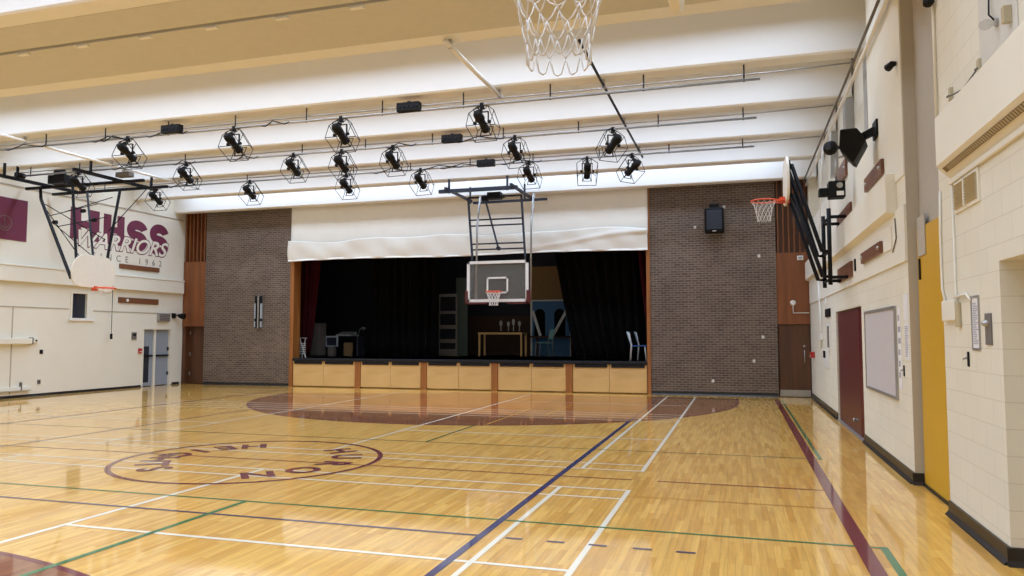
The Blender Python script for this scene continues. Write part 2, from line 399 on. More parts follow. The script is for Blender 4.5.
# ------------------------------------------------------------------ ceiling: slab, beams, closed divider bay
c = MB(); c.box(XL-.3, XR+1.2, YF-.3, YB+.4, 7.5, 7.7); struct(c, 'ceiling', M['white'])
for i, y in enumerate(BEAMS):
    if y < YF: continue
    b = MB(); th = .38 if i else .3; BZ = BEAMZ if i else 6.05
    # tapered precast stem: wider at the top, small chamfers below
    prof = [(y-.06, 7.5), (y-.0, BZ+.03), (y+.03, BZ), (y+th-.03, BZ), (y+th, BZ+.03), (y+th+.06, 7.5)]
    b.prism(prof, lambda a, z, t: (XL-.2+t, a, z), XR-XL+.4)
    struct(b, 'ceiling_beam', M['white'])
c = MB(); c.box(XL-.1, XR+.1, 8.14, 8.86, BEAMZ+.01, BEAMZ+.10); c.box(XL-.1, XR+.1, 8.93, 10.2, BEAMZ-.0, BEAMZ+.10)
c.box(XL-.1, XR+.1, 8.86, 8.93, BEAMZ+.13, BEAMZ+.2)
struct(c, 'trim_soffit', M['soffit'])
# small clips along the divider track
c = MB()
for k in range(16): c.box(-18.0+k*1.18, -17.8+k*1.18, 8.93, 9.0, BEAMZ-.03, BEAMZ)
struct(c, 'trim_track', M['white'])

# ------------------------------------------------------------------ walls
# left wall with door and window openings
T = .3
wl = MB()
def wallx(mb, x0, x1, y0, y1, z0, z1, holes):
    """wall slab across x0..x1 with rectangular holes (y0, y1, z0, z1)"""
    ys = sorted({y0, y1, *[h[0] for h in holes], *[h[1] for h in holes]}); zs = sorted({z0, z1, *[h[2] for h in holes], *[h[3] for h in holes]})
    for a, b in zip(ys, ys[1:]):
        for c_, d in zip(zs, zs[1:]):
            if any(h[0] <= a and b <= h[1] and h[2] <= c_ and d <= h[3] for h in holes): continue
            mb.box(x0, x1, a, b, c_, d)
wallx(wl, XL-T, XL, YF, YB+.15, 0, 7.5, [(20.58, 21.86, 0, 1.95), (17.68, 18.42, 2.24, 3.02)])
wl.cur = 1
wl.box(XL, XL+.006, 15.8, 15.83, .1, 2.5); wl.box(XL, XL+.012, YF, 17.6, 2.49, 2.52); wl.box(XL, XL+.012, 18.5, 22.3, 2.46, 2.49)
wl.box(XL, XL+.02, YF, 22.3, 5.82, 5.86)
struct(wl, 'wall_left', [M['wall'], M['seam']])
b = MB(); b.box(XL, XL+.13, YF, 22.3, 3.2, 3.62); b.box(XL, XL+.15, YF, 22.3, 3.62, 3.67); struct(b, 'trim_left', M['wall'], .01)
# right wall: main part, alcove with the tall yellow door, near pier, niche
wr = MB(); wallx(wr, XR, XR+.5, 9.72, YB+.15, 0, 7.5, [(13.32, 16.7, 0, 2.19), (12.05, 22.1, 4.75, 7.5)]); wr.box(XR+.24, XR+.5, 12.0, YB+.15, 4.7, 7.5)
struct(wr, 'wall_right', M['block'])
b = MB(); b.box(XR, XR+.5, 9.70, 9.72, 0, 7.5); struct(b, 'trim_corner', M['tan'])
b = MB(); b.box(XR-.025, XR, 9.72, 22.3, 2.58, 3.25); b.box(XR-.012, XR, 9.72, 22.3, 3.6, 4.74); b.box(XR-.012, XR, 9.72, 12.04, 4.74, 6.15); struct(b, 'trim_right', M['wall'])
# bulkhead box above, its near end cut on a slant
def bulk(mb, xf, zb, zf, zt, y0, y1):
    mb.prism([(XR, zb), (xf, zf), (xf, zt), (XR, zt)], lambda x, z, t: (x, y0+t, z), y1-y0)
b = MB(); bulk(b, 1.78, 3.19, 3.25, 3.72, 10.25, 22.3); struct(b, 'trim_bulkhead', M['wall'])
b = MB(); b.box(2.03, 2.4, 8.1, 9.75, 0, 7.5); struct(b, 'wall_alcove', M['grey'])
wn = MB(); wallx(wn, XR, XR+.6, YF, 8.2, 0, 7.5, [(4.9, 6.52, 0, 2.27)])
wn.box(XR+.6, XR+.8, 4.7, 6.9, 0, 2.6)
struct(wn, 'wall_near', M['block'])
b = MB(); bulk(b, 1.78, 3.14, 3.27, 3.72, YF, 7.75); struct(b, 'trim_duct', M['wall'])
b = MB(); b.box(XR-.2, XR+.9, YF-.3, YF, 0, 7.5); b.box(XL-.3, XR, YF-.3, YF, 0, 7.5); struct(b, 'wall_rear', M['wall'])
# back wall: brick either side of the stage, lintel over it
SX0, SX1, SZ, LINT = -14.52, -2.58, .95, 4.55
b = MB(); b.box(-18.12, SX0-.12, YB, YB+.4, 0, 6.6); struct(b, 'wall_back_left', M['brick'])
b = MB(); b.box(SX1+.09, 1.02, YB, YB+.4, 0, 6.6); struct(b, 'wall_back_right', M['brick'])
b = MB(); b.box(SX0-.12, SX1+.09, YB+.1, YB+.4, LINT, 6.6); struct(b, 'wall_stage_lintel', M['wall'])
for x0, x1 in ((SX0-.12, SX0+.02), (SX1-.02, SX1+.09)):
    b = MB(); b.box(x0, x1, YB-.03, YB+.4, 0, 6.15 if x0 > -5 else 4.7); struct(b, 'trim_post', M['post'], .008)
# timber corner panels
def corner(x0, x1, slat_z, door_top, door_mat):
    b = MB(); b.box(x0, x1, YB+.12, YB+.3, slat_z, 6.6); struct(b, 'wall_slat_back', M['darkwood'])
    b = MB(); n_ = 6; wd = (x1-x0)/n_
    for i in range(n_): b.box(x0+wd*(i+.36), x0+wd*(i+.60), YB+.02, YB+.12, slat_z, 6.2)
    struct(b, 'trim_slats', M['wood'])
    b = MB(); b.box(x0, x1, YB+.03, YB+.3, door_top, slat_z); struct(b, 'wall_timber', M['wood'])
corner(-19.08, -18.12, 4.35, 2.04, None); corner(1.02, 1.89, 4.04, 2.03, None)
d = struct(MB().box(1.06, 1.86, YB+.08, YB+.14, .02, 2.02), 'door_5', M['darkwood'])
struct(MB().box(1.06, 1.86, YB+.06, YB+.08, .02, .2), 'kick_plate', M['chrome'], 0, d)
h = MB(); h.tube([(1.72, YB+.08, 1.3), (1.72, YB+.03, 1.3), (1.72, YB+.03, .95), (1.72, YB+.08, .95)], .012); struct(h, 'handle', M['chrome'], 0, d)
h = MB(); h.lathe([(.03, 0), (.03, .05)], (1.72, YB+.08, 1.42), (0, -1, 0), 12); struct(h, 'lock', M['chrome'], 0, d)
struct(MB().box(1.02, 1.89, YB+.14, YB+.3, 0, 2.04), 'wall_behind_door', M['darkwood'])
d = struct(MB().box(-18.95, -18.16, YB+.24, YB+.3, .02, 2.02), 'door_6', M['darkwood'])
h = MB()
for z in (.3, 1.0, 1.75): h.box(-18.9, -18.86, YB+.21, YB+.24, z, z+.12)
struct(h, 'hinge', M['alu'], 0, d)
b = MB(); b.box(-19.08, -18.95, YB+.05, YB+.3, 0, 2.04); b.box(-18.95, -18.12, YB+.3, YB+.35, 0, 2.04); struct(b, 'trim_door_frame', M['darkwood'])

# baseboards (black cove base)
def cove(pts, name, hk=1):
    b = MB(); prof = [(0, 0), (.05, 0), (.045, .012), (.018, .04), (.014, .13), (0, .135)]
    for (x0, y0), (x1, y1) in zip(pts, pts[1:]):
        d_ = Vector((x1-x0, y1-y0)); L_ = d_.length; d_.normalize(); n_ = Vector((-d_.y, d_.x))
        b.prism(prof, lambda a, z, t: (x0+n_.x*a*hk+d_.x*t, y0+n_.y*a*hk+d_.y*t, z*hk), L_)
    struct(b, name, M['cove'])
cove([(XR, 9.72), (XR, 13.3)], 'baseboard_right'); cove([(XR, 16.72), (XR, 22.3)], 'baseboard_right_far')
cove([(XR, 6.52), (XR, 8.2)], 'baseboard_near'); cove([(XR+.09, 9.70), (XR-.03, 9.70)], 'baseboard_corner'); cove([(XR+.6, 6.52), (XR-.03, 6.52)], 'baseboard_niche')
cove([(XL, 20.56), (XL, YF)], 'baseboard_left', .55); cove([(XL, 22.3), (XL, 21.88)], 'baseboard_left_far', .6)
cove([(1.0, YB), (SX1+.1, YB)], 'baseboard_back_right', .8); cove([(SX0-.13, YB), (-18.1, YB)], 'baseboard_back_left', .7)

# ------------------------------------------------------------------ doors and window of the long walls
# left: steel frame with two leaves and a mullion
fr = MB(); fr.box(XL-.2, XL+.015, 20.52, 20.6, 0, 2.0); fr.box(XL-.2, XL+.015, 21.84, 21.94, 0, 2.0); fr.box(XL-.2, XL+.015, 20.6, 21.84, 1.92, 2.0); fr.box(XL-.16, XL-.04, 21.12, 21.2, 0, 1.93)
d1 = struct(fr, 'door_1', M['wall'], .005)
for y0, y1 in ((20.58, 21.12), (21.2, 21.86)):
    lf = struct(MB().box(XL-.14, XL-.09, y0+.01, y1-.01, .02, 1.92), 'door_leaf', M['doorblue'], 0, d1)
    h = MB(); h.bar((XL-.05, y0+.05, 1.03), (XL-.05, y1-.05, 1.03), .03, .06); h.box(XL-.09, XL-.05, y0+.05, y0+.1, 1.0, 1.06); h.box(XL-.09, XL-.05, y1-.1, y1-.05, 1.0, 1.06)
    struct(h, 'push_bar', M['black'], 0, lf)
struct(MB().box(XL-.088, XL-.08, 20.66, 20.94, .14, 1.35), 'glass_panel', M['darkglass'], 0, d1)
h = MB()
for z in (.35, 1.2): h.box(XL-.088, XL-.06, 21.78, 21.835, z, z+.12)
struct(h, 'hinge', M['black'], 0, d1)
b = MB(); b.box(XL-.3, XL-.2, 20.4, 22.0, 0, 2.1); struct(b, 'wall_behind_exit', M['stagewall'])
# left window
fr = MB()
for q in ((17.66, 17.73, 2.22, 3.04), (18.25, 18.44, 2.22, 3.04), (17.73, 18.25, 2.98, 3.04)): fr.box(XL-.18, XL+.02, *q)
w1 = struct(fr, 'window_1', M['wall'], .006)
struct(MB().box(XL-.1, XL+.06, 17.6, 18.5, 2.16, 2.23), 'window_sill', M['plate'], 0, w1)
struct(MB().box(XL-.08, XL-.06, 17.7, 18.3, 2.22, 3.0), 'window_pane', M['darkglass'], 0, w1)
# right: maroon double door, near leaf a little ajar
d2 = MB(); d2.box(XR+.03, XR+.08, 13.86, 16.66, .01, 2.17)
d2 = struct(d2, 'door_2', M['maroon'])
lf = MB(); lf.prism([(XR+.03, 13.85), (XR+.16, 13.33), (XR+.21, 13.34), (XR+.08, 13.85)], lambda x, y, t: (x, y, .012+t), 2.155); struct(lf, 'door_leaf', M['maroon'], 0, d2)
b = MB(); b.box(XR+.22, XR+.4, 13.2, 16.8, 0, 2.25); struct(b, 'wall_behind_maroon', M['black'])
b = MB(); b.lathe([(.025, 0), (.025, .03), (.04, .05), (.03, .07)], (XR+.03, 14.3, .25), (-1, 0, 0), 10); struct(b, 'door_knob', M['alu'], 0, d2)
b = MB(); b.box(XR-.03, XR+.3, 13.32, 16.7, 0, .012); struct(b, 'trim_threshold', M['alu'])
# tall yellow door in the alcove
d3 = struct(MB().box(1.99, 2.03, 8.2, 9.66, .03, 2.93), 'door_3', M['yellow'])
b = MB(); b.box(1.975, 1.99, 9.22, 9.56, 2.6, 3.05); struct(b, 'head_plate', M['grey'], .01, d3)
b = MB(); b.box(1.972, 1.99, 9.5, 9.55, 2.34, 2.58); struct(b, 'latch', M['black'], .005, d3)
b = MB(); b.box(1.97, 2.06, 8.12, 9.7, 0, .03); struct(b, 'trim_sill', M['black'])

# ------------------------------------------------------------------ stage: apron, lip, floor, box behind
b = MB(); b.box(SX0-.1, SX1+.1, YB+.3, YB+6.2, .8, SZ-.002); b.box(-18, 2, YB+.42, YB+6.2, .8, SZ-.002); struct(b, 'floor_stage', M['stage'])
b = MB(); b.box(SX0+.02, SX1-.02, YB-.06, YB+.31, .86, SZ+.002); struct(b, 'trim_stage_lip', M['stage'], .01)
b = MB(); b.box(SX0, SX1, YB+.12, YB+.3, 0, .86); struct(b, 'wall_stage_front', M['ply'])
SB = 28.4
b = MB(); b.box(-18.2, 2.2, SB, SB+.2, .8, 8); struct(b, 'wall_stage_back', M['stagewall'])
b = MB(); b.box(-18.2, -18, YB+.4, SB, .8, 8); struct(b, 'wall_stage_left', M['stagewall'])
b = MB(); b.box(2, 2.2, YB+.4, SB, .8, 8); struct(b, 'wall_stage_right', M['stagewall'])
b = MB(); b.box(-18.2, 2.2, YB+.4, SB+.2, 7, 7.2); struct(b, 'ceiling_stage', M['black'])
b = MB(); b.box(-18.2, 2.2, YB+.4, YB+.45, 4.55, 7); struct(b, 'wall_stage_inner', M['black'])
pil = [-12.05, -9.70, -7.31, -4.94]
ends = [SX0+.02]+pil+[SX1-.02]
for x in pil:
    o = MB().box(x-.105, x+.105, YB-.02, YB+.12, 0, .86).build('stage_front_post', M['post'], None, .006)
    tag(o, 'orange stained timber post between plywood panels, %s along the stage front' % ('leftmost', 'second from left', 'third from left', 'rightmost')[pil.index(x)], 'post', 'posts of the stage front')
k = 0
pos = ['leftmost', 'second from the left', 'third from the left', 'fourth from the left', 'fifth from the left', 'fifth from the right', 'fourth from the right', 'third from the right', 'second from the right', 'rightmost']
for a, b_ in zip(ends, ends[1:]):
    a += .105 if a > SX0+.1 else .01; b_ -= .105 if b_ < SX1-.1 else .01
    m_ = (a+b_)/2
    for x0, x1 in ((a+.008, m_-.004), (m_+.004, b_-.008)):
        t = thing('plywood_hatch', 'birch plywood panel of the stage front, %s of the ten' % pos[k], 'panel', ((x0+x1)/2, YB, 0), 'plywood panels of the stage front')
        MB().box(x0, x1, YB+.0, YB+.04, .03, .76).build('board', M['ply'], t, .004)
        g = MB(); g.box(x0+.06, x1-.06, YB-.035, YB+.04, .765, .855); g.build('pull_rail', M['stage'], t, .004)
        g = MB(); g.box(x0, x0+.06, YB+.0, YB+.03, .76, .855); g.box(x1-.06, x1, YB+.0, YB+.03, .76, .855); g.build('top_block', M['ply'], t)
        k += 1

# ------------------------------------------------------------------ stage curtains
def drape(nm, X0, X1, X0b, X1b, Y, z0, z1, folds, amp, m_, label, cat, seed=1):
    rr = random.Random(seed); ph = [rr.uniform(0, 6) for _ in range(3)]
    def fn(u, v):
        a = X0b+(X1b-X0b)*u; c_ = X0+(X1-X0)*u; e = v**.8; x = a+(c_-a)*e
        y = Y+amp*(sin(u*folds*2*pi+ph[0])+.4*sin(u*folds*4.7+ph[1]+v)+.3*sin(u*folds*11+ph[2]))
        return (x, y, z0+(z1-z0)*v)
    g = MB().grid(fn, max(24, int(folds*12)), 10); o = g.build(nm, m_, None, 0, .02); return tag(o, label, cat)
drape('stage_curtain', -15.1, -14.32, -15.1, -14.75, YB+1.45, SZ+.01, 4.6, 4, .05, M['redcloth'], 'dark red velour curtain gathered at the left edge of the stage', 'curtain', 2)
drape('stage_curtain', -3.05, -2.3, -2.62, -2.3, YB+1.45, SZ+.01, 4.6, 4, .05, M['redcloth'], 'dark red velour curtain gathered at the right edge of the stage', 'curtain', 3)
p0, p1 = at(371, 300, 25.0), at(438, 300, 25.0)
drape('stage_curtain', p0.x, p1.x, p0.x, p1.x, 25.0, SZ+.01, 5.8, 9, .07, M['blackcloth'], 'wide black curtain hanging left of the stage centre', 'curtain', 4)
p0, p1, q0 = at(553, 258, 24.2), at(655, 258, 24.2), at(578, 352, 24.2)
drape('stage_curtain', p0.x, p1.x, q0.x, p1.x, 24.2, SZ+.01, 4.9, 10, .07, M['blackcloth'], 'wide black curtain with a slanting left edge on the right of stage', 'curtain', 5)
# off white canvas over the opening
t = thing('stage_valance', 'off white canvas valance hanging across the top of the stage opening', 'valance', ((SX0+SX1)/2, YB-.1, 4.24))
def up(u, v):
    x = SX0-.1+(SX1-SX0+.14)*u
    return (x, YB-.04-.006*sin(x*2.1)-.03*(1-v)**2-.006*sin(x*5.3+v*4), 4.72+(6.30-4.72)*v)
MB().grid(up, 120, 10).build('upper_cloth', M['canvas'], t, 0, .012)
def low(u, v):
    x = SX0-.16+(SX1-SX0+.2)*u
    sag = .05*abs(sin(x*.82+.4))+.03*sin(x*2.3)
    zt = 4.93+.04*sin(x*1.1)-sag*.9; zb = 4.24+.02*sin(x*.9)
    bul = .05+.045*sin(pi*min(1, v*1.02))*(.7+.3*sin(x*1.7))+.010*sin(x*6+v*5)+.012*sin(x*2.7-v*3)
    # a loose diagonal fold near the right end
    bul += .06*math.exp(-((x-(-4.3+2.2*(v-.55)*2.2))**2)/.25)*v
    return (x, YB-.08-bul, zb+(zt-zb)*v)
MB().grid(low, 200, 16).build('lower_flounce', M['canvas'], t, 0, .012)
def hem(u, v):
    x = SX0-.14+(SX1-SX0+.18)*u; return (x, YB-.15-.012*sin(x*1.7)+.02*sin(x*6)-.015*cos(v*pi), 4.235+.02*sin(x*.9)+.05*v)
MB().grid(hem, 120, 3).build('hem', M['canvas'], t, 0, .02)

# ------------------------------------------------------------------ things standing on the stage
def chair(name, label, x, y, rz, m_seat, m_back, m_leg, group=None, z=SZ, sc=1.0):
    t = thing(name, label, 'chair', (x, y, z), group); t.rotation_euler = (0, 0, rz); t.scale = (sc,)*3
    ROOT[t.name] = Vector()
    MB().grid(lambda u, v: (-.21+.42*u, -.2+.42*v, .45-.025*sin(pi*u)*sin(pi*v)+.02*v), 8, 8).build('seat', m_seat, t, 0, .02)
    MB().grid(lambda u, v: (-.2+.4*u, -.235-.10*v-.03*sin(pi*u), .55+.33*v), 8, 6).build('backrest', m_back, t, 0, .02)
    for s in (-1, 1):
        MB().tube([(s*.19, .18, .44), (s*.2, .22, 0)], .012).build('leg', m_leg, t)
        MB().tube([(s*.19, -.30, .86), (s*.19, -.22, .47), (s*.2, -.26, 0)], .012).build('leg', m_leg, t)
    return t
p = at(642, 357, 22.95); chair('stacking_chair', 'blue chair with pale back and white legs beside the right stage post', -2.90, 22.82, radians(-86), M['seatblue'], M['paleblue'], M['plate'])
chair('stacking_chair', 'blue and white chair just behind another at right stage edge', -2.76, 23.42, radians(-80), M['seatblue'], M['paleblue'], M['plate'])
p = at(545, 352, 26.2); chair('plastic_chair', 'teal chair seen side on before the blue arched scenery', p.x, 26.0, radians(125), M['teal'], M['teal'], M['alu'], sc=1.12)
# blue arched flat
Y = 27.3; a = at(531, 300, Y); b_ = at(571, 300, Y); t = thing('scenery_flat', 'blue painted scenery flat with two dark arches at stage back', 'scenery', ((a.x+b_.x)/2, Y, SZ))
W = b_.x-a.x; H = a.z-SZ
MB().box(a.x, b_.x, Y, Y+.05, SZ, a.z).build('panel', M['setblue'], t)
for fx in (.22, .72):
    g = MB(); cx = a.x+W*fx; r = W*.135; g.prism([(cx-r, SZ+.75), (cx+r, SZ+.75)]+arc(cx, SZ+H-.55, r, 0, 180, 14), lambda u, v, tt: (u, Y-.012+tt, v), .01); g.build('arch', M['blackcloth'], t)
MB().box(a.x, b_.x, Y-.015, Y, a.z-.05, a.z).build('top_rail', M['silver'], t)
g = MB(); g.box(a.x-.02, a.x+.05, Y-.015, Y+.05, SZ, a.z); g.build('side_rail', M['silver'], t); g = MB(); g.box(b_.x-.05, b_.x+.02, Y-.015, Y+.05, SZ, a.z-.4); g.build('side_rail', M['silver'], t)
for s, x0, x1 in (('l', .06, .28), ('r', .9, .58)):
    o = MB().bar((a.x+W*x0, Y-.1, SZ+H-.42), (a.x+W*x1, Y-.25, SZ+.75), .1, .03, (0, 1, 0)).build('wood_plank', M['silver'])
    tag(o, 'pale plank slanting across the %s arch of the blue scenery flat' % ('left' if s == 'l' else 'right'), 'plank', 'planks by the blue scenery')
g = MB(); g.bar((a.x+.1, Y-.3, SZ+.72), (b_.x+.25, Y-.3, SZ+.72), .35, .06); tp = thing('work_bench', 'dark low bench along the foot of the blue scenery', 'bench', (a.x+W/2, Y-.3, SZ)); g.build('top', M['stagebrown'], tp)
for x in (a.x+.35, b_.x+.1): MB().box(x-.03, x+.03, Y-.42, Y-.36, SZ, SZ+.69).build('leg', M['stagebrown'], tp)
# beige cloth backdrop above the flat
Y = 27.6; q = [at(529, 300, Y), at(567, 300, Y), at(556, 266, Y), at(530, 267, Y)]
g = MB(); g.prism([(v.x, v.z) for v in q], lambda u, v, tt: (u, Y+tt, v), .03); t = thing('backdrop_cloth', 'dim beige backdrop cloth hanging above the blue scenery flat', 'backdrop', (q[0].x, Y, SZ))
g.build('cloth', M['setbeige'], t); MB().box(q[0].x-.1, q[1].x, Y-.01, Y+.05, q[0].z-.05, q[0].z).build('batten', M['setgrey'], t)
MB().box(q[0].x+.3, q[0].x+.34, Y+.04, Y+.08, SZ, q[0].z).build('stand', M['black'], t)
# grey green tall flat
Y = 26.6; a = at(456, 298, Y); b_ = at(467.5, 298, Y); t = thing('scenery_flat', 'narrow grey green scenery flat behind the glass backboard', 'scenery', ((a.x+b_.x)/2, Y, SZ))
MB().box(a.x, b_.x, Y, Y+.05, SZ, 3.9).build('panel', M['setgreen'], t); MB().box(a.x, a.x+.05, Y+.05, Y+.1, SZ, 3.9).build('brace', M['stagebrown'], t)
# dark brown back wall piece
Y = 28.1; a = at(466, 316, Y); b_ = at(531, 316, Y); o = MB().box(a.x, b_.x, Y, Y+.08, SZ, a.z).build('storage_screen', M['stagebrown']); tag(o, 'dark brown wooden panel behind the pale stage table', 'panel')
# photo display panel
Y = 26.4; a = at(439, 294, Y); b_ = at(457, 352, Y); t = thing('photo_display', 'tall grey display panel with four dark pictures beside black curtain', 'display panel', ((a.x+b_.x)/2, Y, SZ))
MB().box(a.x, b_.x, Y, Y+.04, SZ, a.z).build('panel', mat('mid grey display panel', rgb(146, 142, 138), .7), t)
for i, (y0, y1) in enumerate(((297, 311), (314, 325), (329, 339), (343, 349))):
    z0, z1 = at(439, y1, Y).z, at(439, y0, Y).z; MB().box(a.x+.06, b_.x-.06, Y-.012, Y, z0, z1).build('picture', M['stagewall'], t)
# table with a row of trophies
Y = 26.3; a = at(478, 333, Y); b_ = at(522, 333, Y); t = thing('wooden_table', 'pale wooden table with slim legs at the back of stage', 'table', ((a.x+b_.x)/2, Y, SZ))
MB().box(a.x, b_.x, Y, Y+.7, a.z-.05, a.z+.02).build('tabletop', M['ply'], t, .005)
for x in (a.x+.04, b_.x-.04):
    for y in (Y+.05, Y+.65): MB().box(x-.03, x+.03, y-.03, y+.03, SZ, a.z-.05).build('leg', M['ply'], t)
tz = a.z+.02
for i, (px, h_) in enumerate(((501, .44), (508.5, .40), (513.5, .5), (519.5, .42))):
    x = at(px, 330, Y+.35).x; t = thing('trophy', 'slim silver trophy on the pale table, %s of four' % ('leftmost', 'second from left', 'third from left', 'rightmost')[i], 'trophy', (x, Y+.35, tz), 'trophies on the stage table')
    MB().lathe([(.05, 0), (.05, .05), (.035, .06)], (x, Y+.35, tz), n=12).build('base', M['stagebrown'], t)
    MB().lathe([(.02, .055), (.015, h_*.5), (.045, h_*.6), (.06, h_*.8), (.05, h_*.9), (.025, h_)], (x, Y+.35, tz), n=12).build('cup', M['silver'], t)
# left side: amplifier cabinet, easel, desk with equipment
Y = 24.6; a = at(304, 323, Y); b_ = at(319.5, 323, Y); t = thing('speaker_cabinet', 'tall grey cabinet standing beside the left red curtain', 'cabinet', ((a.x+b_.x)/2, Y, SZ))
MB().box(a.x, b_.x, Y, Y+.5, SZ+.03, a.z).build('body', M['setgrey'], t, .015); MB().box(a.x+.04, b_.x-.04, Y-.012, Y, SZ+.1, a.z-.06).build('front_panel', M['setgrey'], t); MB().box(a.x+.03, b_.x-.03, Y+.03, Y+.47, SZ, SZ+.03).build('plinth', M['black'], t)
Y = 23.1; a = at(298.5, 338, Y); b_ = at(306, 356, Y); t = thing('folding_stand', 'small white folding stand by the left edge of the stage', 'stand', ((a.x+b_.x)/2, Y, SZ))
MB().bar((a.x-.02, Y, a.z), (b_.x+.02, Y, a.z), .06, .02).build('top_bar', M['plate'], t)
MB().bar((a.x+.05, Y, a.z), (b_.x, Y-.02, SZ), .04, .02).build('leg', M['plate'], t); MB().bar((b_.x-.06, Y+.05, a.z), (a.x+.14, Y+.02, SZ), .04, .02).build('leg', M['plate'], t)
g = MB()
for i in range(6): g.box(a.x+.06, b_.x+.0, Y-.03, Y-.02, SZ+.12+i*.07, SZ+.15+i*.07)
g.build('slats', M['plate'], t)
Y = 25.2; a = at(327, 336, Y); b_ = at(358, 336, Y); t = thing('equipment_desk', 'dark desk on the left of the stage carrying silver equipment', 'desk', ((a.x+b_.x)/2, Y, SZ))
MB().box(a.x, b_.x, Y, Y+.6, a.z-.04, a.z).build('desktop', M['stagewall'], t)
for x in (a.x+.04, b_.x-.04): MB().box(x-.03, x+.03, Y+.02, Y+.58, SZ, a.z-.04).build('leg', M['steel'], t)
dz = a.z
x0 = at(327, 340, Y-.1).x; x1 = at(339, 340, Y-.1).x
t = thing('monitor', 'silver framed monitor in front of the equipment desk', 'monitor', ((x0+x1)/2, Y-.18, SZ))
MB().box(x0, x1, Y-.2, Y-.15, SZ+.35, SZ+.75).build('frame', M['silver'], t, .01); MB().box(x0+.05, x1-.05, Y-.21, Y-.2, SZ+.4, SZ+.7).build('screen', M['darkglass'], t); MB().box((x0+x1)/2-.12, (x0+x1)/2+.12, Y-.25, Y-.06, SZ, SZ+.35).build('stand', M['setgrey'], t)
t = thing('sound_mixer', 'low silver sound mixer lying on the equipment desk', 'mixer', ((a.x+b_.x)/2-.1, Y+.3, dz))
x0 = at(335, 335, Y).x; x1 = at(350, 335, Y).x
MB().add([(x0, Y+.05, dz), (x1, Y+.05, dz), (x1, Y+.5, dz), (x0, Y+.5, dz), (x0, Y+.05, dz+.05), (x1, Y+.05, dz+.05), (x1, Y+.5, dz+.16), (x0, Y+.5, dz+.16)], [(0, 1, 2, 3), (4, 5, 6, 7), (0, 1, 5, 4), (1, 2, 6, 5), (2, 3, 7, 6), (3, 0, 4, 7)]).build('body', M['silver'], t)
g = MB()
for i in range(5): g.lathe([(.02, 0), (.018, .03)], (x0+.06+i*(x1-x0-.12)/4, Y+.15, dz+.07), n=8)
g.build('knob', M['black'], t)
x0 = at(351, 330, Y).x; t = thing('desk_lamp', 'small silver lamp bent over the equipment desk', 'lamp', (x0, Y+.53, dz))
MB().lathe([(.06, 0), (.06, .02)], (x0, Y+.53, dz), n=12).build('base', M['silver'], t); MB().tube([(x0, Y+.53, dz+.02), (x0+.1, Y+.53, dz+.28), (x0+.25, Y+.45, dz+.32)], .012).build('arm', M['silver'], t); MB().lathe([(.02, 0), (.07, .1)], (x0+.25, Y+.45, dz+.33), (.6, 0, -.6), 12).build('shade', M['silver'], t)
x0 = at(349, 348, Y).x; o = MB().box(x0-.16, x0+.18, Y-.12, Y-.02, SZ, SZ+.5).build('cardboard_box', M['setbeige'], None, .01); tag(o, 'brown cardboard box standing under the equipment desk', 'box')

# ------------------------------------------------------------------ basketball hoops
def net_mesh(cx, cy, z, prof, n=12, r=.0032, sides=5):
    g = MB(); rows = len(prof)
    pt = lambda row, k: (cx+prof[row][0]*cos(2*pi*(k+.5*(row % 2))/n), cy+prof[row][0]*sin(2*pi*(k+.5*(row % 2))/n), z+prof[row][1])
    for row in range(rows-1):
        for k in range(n):
            for dk in (0, 1):
                kk = k-dk if row % 2 == 0 else k+dk
                A = Vector(pt(row, k)); B = Vector(pt(row+1, kk)); m_ = (A+B)/2; m_.z -= .012
                if row == rows-2: # scalloped bottom loops
                    m_ = A*.45+B*.55; out = (B-Vector((cx, cy, B.z))).normalized(); m_ += out*.004; m_.z -= .022
                g.tube([A, A*.45+m_*.55, m_, B*.45+m_*.55, B], r, sides)
    return g
NETP = [(.222, -.01), (.178, -.075), (.158, -.15), (.138, -.235), (.122, -.315), (.116, -.385)]
def rim_part(cx, cy, z, dirv, t, rr=.014):
    """ring, its neck and plate back to the board along dirv"""
    d_ = Vector(dirv); s = Vector((-d_.y, d_.x, 0))
    g = MB(); g.tube([(cx+.228*cos(2*pi*k/32), cy+.228*sin(2*pi*k/32), z) for k in range(32)], rr, 8, True)
    c_ = Vector((cx, cy, z))
    g.bar(c_+d_*.235, c_+d_*.38, .16, .03); g.bar(c_+d_*.37+Vector((0, 0, -.06)), c_+d_*.37+Vector((0, 0, .06)), .18, .02, s)
    for k in (-1, 1): g.tube([c_+d_*.16+s*k*.165+Vector((0, 0, -.012)), c_+d_*.37+s*k*.06+Vector((0, 0, -.05))], .008)
    rim = g.build('rim', M['orange'], t)
    return rim
def fan_outline(w_, h_):
    """fan shaped backboard, bottom centre at 0, 0"""
    pts = [(-w_*.30, 0), (w_*.30, 0)]+[(w_*.5*a, h_*b) for a, b in ((.86, .07), (.98, .2), (1, .38), (.99, .55), (.93, .72), (.80, .87), (.62, .96), (.4, 1))]
    return pts+[(-a, b) for a, b in reversed(pts[2:])]

